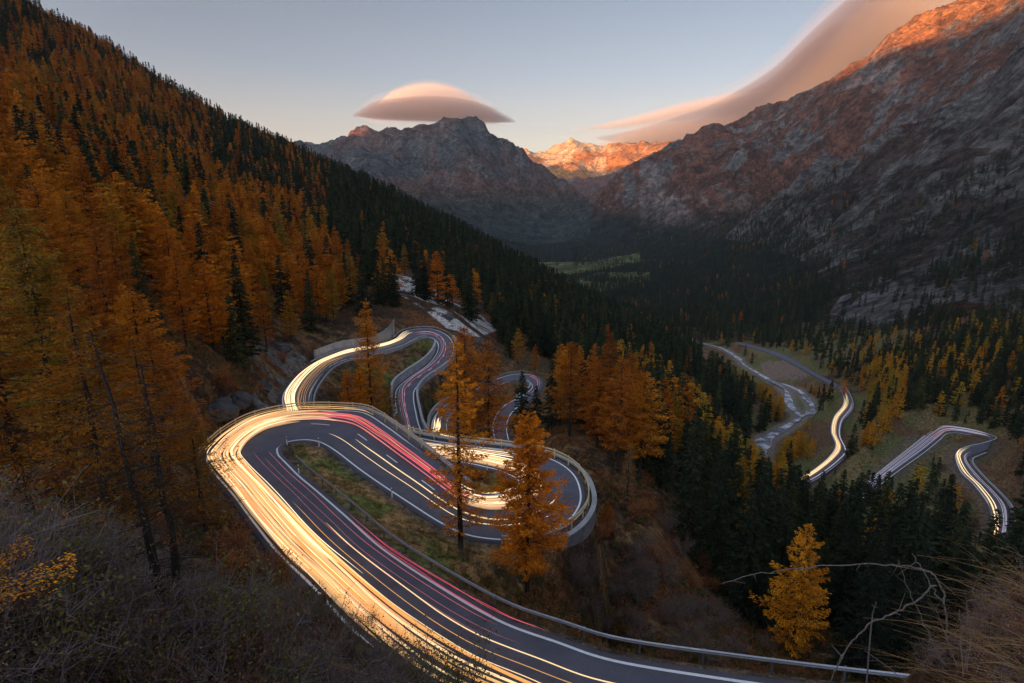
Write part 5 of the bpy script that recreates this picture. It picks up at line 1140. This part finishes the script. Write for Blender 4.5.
# ------------------------------------------------------------------ larches right by the viewer
def close_larch(px_, py_, r_, H, Rm, z0, label, seed, foliage, nb=90, nl=150, bare=30, size=.05, lean=(0, 0)):
    p = un_r(px_, py_, r_); p[2] = gz(p[0], p[1]) - .1; root = empty("larch_tree", p); tag(root, label, "tree")
    V, Q, br = crown_arrays(seed, H, Rm, z0, nb, nl, size, 'larch', .15); 
    br = [b_ for b_ in br]
    V[:, 0] += lean[0] * V[:, 2] / H; V[:, 1] += lean[1] * V[:, 2] / H
    g_ = random.Random(seed); TV, TF = [], []; n = 9; pts = [np.array([lean[0] * i / n + .03 * math.sin(i * 2.1), lean[1] * i / n + .03 * math.cos(i * 1.7), -.3 + (H + .3) * i / n]) for i in range(n + 1)]
    for i in range(n): limb(TV, TF, pts[i], pts[i + 1], .022 * H ** .9 * .85 * (1 - i / n) + .014, .022 * H ** .9 * .85 * (1 - (i + 1) / n) + .014, 8)
    add("trunk", mk_me("trunk", TV, TF, [BARK]), root)
    BV, BF = [], []
    for (zb, d, L, zc) in br:
        s0 = np.array([lean[0] * zb / H, lean[1] * zb / H, zb]); m = s0 + d * L * .5 + np.array([0, 0, -.10 * L]); limb(BV, BF, s0, m, .014, .008, 3); limb(BV, BF, m, s0 + d * L + np.array([0, 0, .02 * L]), .008, .003, 3)
    for _ in range(bare):
        zb = H * g_.uniform(.08, .75); a = g_.random() * 6.28; L = g_.uniform(.5, 1.5); s0 = np.array([lean[0] * zb / H, lean[1] * zb / H, zb]); d = np.array([math.cos(a), math.sin(a), 0]); m = s0 + d * L * .5 + np.array([0, 0, -.08 * L]); e = s0 + d * L + np.array([0, 0, .08 * L])
        limb(BV, BF, s0, m, .013, .008, 3); limb(BV, BF, m, e, .008, .003, 3)
        for t in range(7):
            b0 = s0 + (e - s0) * g_.uniform(.25, 1); limb(BV, BF, b0, b0 + np.array([g_.uniform(-.25, .25), g_.uniform(-.25, .25), g_.uniform(-.2, .12)]), .004, .002, 3)
    add("branches", mk_me("branches", BV, BF, [BARK]), root); add("needles", np_mesh("needles", V, Q, foliage), root)
close_larch(190, 648, 13, 6.2, 1.7, 2.6, "slim dark-trunked larch over the thicket, straighter of a leaning pair", 71, DLARCH, 60, 130, 75, .028, (-.25, .3))
close_larch(178, 652, 12.4, 6.6, 1.7, 3.0, "slim dark-trunked larch of the pair over the thicket, with the stronger lean", 72, DLARCH, 60, 130, 70, .028, (-.75, .2))
close_larch(-45, 640, 8.5, 3.0, 1.9, 2.45, "young yellow larch at the picture edge reaching a spray over the thicket", 73, YLARCH, 9, 900, 4, .02)
for k_, (a, b, r_, H, l) in enumerate([(40, 560, 25, 10.5, "rust larch rising out of the thicket at the picture's edge"), (110, 520, 30, 11.0, "rust larch just behind the slim dark-trunked pair"), (-30, 540, 24, 13.5, "tallest rust larch at the picture's edge"),
        (200, 492, 36, 9, "rust larch next to the outer bend of the big hairpin"), (160, 500, 34, 11, "rust larch between the slim pair and the big hairpin"), (70, 500, 40, 15, "broad rust larch over the thicket"), (10, 470, 50, 18, "tall rust larch above the thicket")]):
    p = un_r(a, b, r_); put_tree('larch', p[0], p[1], gz(p[0], p[1]) - .2, H, l, None, NEARD[k_ % 2:k_ % 2 + 1], None, 1.15)
# wooden avalanche fence
WOOD = simple("weathered_wood", (0.13, 0.10, 0.08), 0.9, 0.1, scale=5)
a, b = un_r(757, 668, 47), un_r(800, 672, 43); a[2] = gz(a[0], a[1]); b[2] = gz(b[0], b[1]); root = empty("wooden_fence", a); tag(root, "low fence of dark wooden rails behind the crash barrier, under the golden larch", "fence")
for q in range(4): V, F = [], []; limb(V, F, (0, 0, .5 + q * .45), tuple(b - a + np.array([0, 0, .5 + q * .45])), .05, .05, 4); link_mesh("rail", V, F, WOOD, root)
for t in (0.02, .5, .98): V, F = [], []; c = (b - a) * t; limb(V, F, (c[0], c[1] + .08, c[2] - .3), (c[0], c[1] + .08, c[2] + 2.1), .07, .07, 4); link_mesh("post", V, F, WOOD, root)
# ------------------------------------------------------------------ clouds, each a soft heap of nested vapour
def vapour(name, c, dens, an=0.3):
    m = bpy.data.materials.new(name); m.use_nodes = True; t = m.node_tree; t.nodes.remove(t.nodes["Principled BSDF"]); v = t.nodes.new('ShaderNodeVolumePrincipled')
    v.inputs['Color'].default_value = (*c, 1); v.inputs['Density'].default_value = dens; v.inputs['Anisotropy'].default_value = an; t.links.new(v.outputs[0], t.nodes['Material Output'].inputs['Volume']); return m
def cloud(label, path, layers):
    """path: (px, py, half height px, half depth m) at DIST; layers: (scale, dy px, material)"""
    DIST = 14800; root = empty("cloud", un_r(path[len(path) // 2][0], path[len(path) // 2][1], DIST)); tag(root, label, "cloud"); O = np.array(root.location)
    for (sc_, dy, mat, t0, t1) in layers:
        P_ = np.array(path, float); Q_ = catmull(P_, 8); u = np.linspace(0, 1, len(Q_)); Q_ = Q_[(u >= t0) & (u <= t1)]; u = np.linspace(0, 1, len(Q_)); K = 20; rows = []
        for i, q in enumerate(Q_):
            c = un_r(q[0], q[1] + dy, DIST); e = sc_ * min(1, (min(u[i], 1 - u[i]) * 5 + .02) ** .5); hz = q[2] * DIST / F_PX * e; hd = q[3] * e; f = np.array([c[0], c[1], 0]); f /= np.linalg.norm(f)
            rows.append([c + f * hd * math.cos(2 * math.pi * k / K) + np.array([0, 0, hz * math.sin(2 * math.pi * k / K) * (1 if math.sin(2 * math.pi * k / K) > 0 else .75)]) for k in range(K)])
        V = np.array(rows) - O; m = len(V); idx = np.arange(m * K).reshape(m, K); nx = np.roll(idx, -1, 1); Qd = np.stack([idx[:-1], nx[:-1], nx[1:], idx[1:]], -1).reshape(-1, 4)
        F = [tuple(x) for x in Qd] + [tuple(idx[0][::-1]), tuple(idx[-1])]; o = link_mesh("vapour", V.reshape(-1, 3), F, mat, root)
VA = vapour("lit_top_vapour", (1, .97, .9), .0008); VB = vapour("soft_vapour", (.95, .88, .86), .00010); VD = vapour("shade_grey_vapour", (.24, .23, .29), .0011); VS = vapour("streak_vapour", (.45, .38, .42), .0009, .2); VO = vapour("sun_tinted_vapour", (1, .88, .72), .0005)  # lit and shaded parts of the clouds put into the vapour colours
cap = [(374, 108, 3, 600), (392, 101, 7, 900), (414, 96, 8, 1100), (436, 95, 8, 1100), (460, 99, 7, 900), (488, 108, 3, 500)]
base_ = [(352, 115, 3, 500), (372, 112, 7, 900), (400, 111, 9, 1200), (435, 111, 10, 1400), (470, 113, 9, 1200), (495, 117, 6, 800), (516, 121, 3, 500)]
cloud("cream cap of vapour on top of the lens-shaped cloud over the domed mountain", cap, [(1.2, 0, VB, 0, 1), (1.0, 0, VO, 0, 1), (.75, -1, VA, 0, 1), (.5, -2, VA, 0, 1)])
cloud("flat grey lens-shaped cloud resting over the domed mountain", base_, [(1.6, 0, VB, 0, 1), (1.25, 0, VB, 0, 1), (.25, -8, VS, .1, .9), (.18, 7, VS, .0, 1), (1.0, 0, VD, 0, 1), (.8, 1, VD, 0, 1), (.55, 2, VD, 0, 1)])
edge = [(570, 130, 1, 400), (610, 126, 3, 600), (650, 119, 6, 700), (690, 110, 7, 800), (730, 101, 5, 700), (765, 90, 2, 400)]
mass_ = [(545, 135, 2.5, 400), (590, 138, 7, 600), (640, 138, 14, 800), (690, 132, 20, 900), (735, 115, 23, 1000), (772, 97, 28, 1100), (802, 74, 33, 1200), (838, 48, 38, 1300), (880, 20, 42, 1400), (930, -8, 44, 1500), (1000, -45, 50, 1600), (1100, -85, 50, 1600)]
glow_ = [(720, 120, 3, 400), (770, 108, 12, 700), (815, 78, 20, 900), (850, 50, 26, 1000), (890, 20, 30, 1100), (940, -10, 34, 1200), (1000, -45, 36, 1200)]
cloud("thin cream streak along the upper edge of the long cloud", edge, [(1.2, 0, VB, 0, 1), (1.0, 0, VO, 0, 1), (.7, 0, VA, 0, 1), (.45, 0, VA, 0, 1)])
cloud("long grey and mauve cloud streaming off the sunlit mountain", mass_, [(1.25, 0, VB, 0, 1), (1.05, 0, VB, 0, 1), (.85, 0, VD, .1, .85), (.6, 0, VD, .25, .7), (.42, 2, VD, .3, .65), (.10, -9, VS, .2, .7), (.07, 8, VS, .3, .8), (.12, -16, VS, .35, .85), (.09, -22, VS, .45, .9), (.05, 4, VO, .5, .95), (.07, -5, VD, .45, .95), (.08, 14, VS, .4, .9), (.06, -3, VS, .15, .6), (.05, -12, VO, .1, .5)])
cloud("glowing orange cloud bank lying along the sunlit crest", glow_, [(1.2, 0, VB, 0, 1), (1.0, 0, VO, 0, 1), (.8, 0, VO, 0, 1), (.5, 0, VO, 0, 1)])
cloud("orange glowing cloud hanging over the far snowy peaks", [(585, 150, 1.5, 400), (620, 143, 8, 700), (655, 138, 12, 900), (690, 134, 12, 900), (730, 126, 8, 700), (760, 118, 2, 400)], [(1.3, 0, VB, 0, 1), (1.0, 0, VO, 0, 1), (.7, 0, VO, 0, 1), (.35, -2, VA, 0, 1)])
# ------------------------------------------------------------------ the air of the valley
HZ = bpy.data.materials.new("valley_air"); HZ.use_nodes = True; t = HZ.node_tree; t.nodes.remove(t.nodes["Principled BSDF"]); v = t.nodes.new('ShaderNodeVolumePrincipled')
v.inputs['Color'].default_value = (0.80, 0.88, 1.0, 1); v.inputs['Density'].default_value = 2.2e-5; v.inputs['Anisotropy'].default_value = 0.2; t.links.new(v.outputs[0], t.nodes['Material Output'].inputs['Volume'])
x0, x1, y0, y1, z0, z1 = -11500, 11500, -11500, 12700, float(min(Z.min(), -300)) - 40, float(max(Z.max(), 1500)) + 60
V = [(a, b, c) for c in (z0, z1) for a, b in ((x0, y0), (x1, y0), (x1, y1), (x0, y1))]
tag(link_mesh("haze", V, [(0, 3, 2, 1), (4, 5, 6, 7), (0, 1, 5, 4), (1, 2, 6, 5), (2, 3, 7, 6), (3, 0, 4, 7)], HZ), "thin blue air filling the valley", "haze", None, 'stuff')
# ------------------------------------------------------------------ each repeat gets the label that points it out
W1 = "first second third fourth fifth sixth seventh eighth ninth tenth eleventh twelfth thirteenth fourteenth fifteenth sixteenth seventeenth eighteenth nineteenth".split()
T1 = {2: "twenty", 3: "thirty", 4: "forty"}
def nth(i): return W1[i - 1] if i < 20 else (T1[i // 10][:-1] + "ieth" if i % 10 == 0 else T1[i // 10] + "-" + W1[i % 10 - 1])
bpy.context.view_layer.update(); same = {}
for o in bpy.data.objects:
    if o.parent is None and o.get('category') and o.get('label'): same.setdefault(o['label'], []).append(o)
for lab, os_ in same.items():
    if len(os_) < 2: continue
    pos = {}
    for o in os_:
        p = o.location; a, b = project(np.array(p[0]), np.array(p[1]), np.array(p[2])); pos[o] = (float(a), float(b))
    n_ = len(os_); rows = max(1, round(n_ / 11))
    if n_ <= 14 or 'line' in lab: rows = 1
    by = sorted(os_, key=lambda o: pos[o][1]); per = math.ceil(n_ / rows)
    for r_ in range(rows):
        row = sorted(by[r_ * per:(r_ + 1) * per], key=lambda o: pos[o][0])
        for i_, o in enumerate(row):
            o['label'] = lab + (", %s from left" % nth(i_ + 1) if rows == 1 else ", %s from left in %s row down" % (nth(i_ + 1), nth(r_ + 1)))
for o in bpy.data.objects:
    if o.get('label') and len(o['label'].replace('-', ' ').split()) > 15: print('LONG', len(o['label'].split()), o['label'])
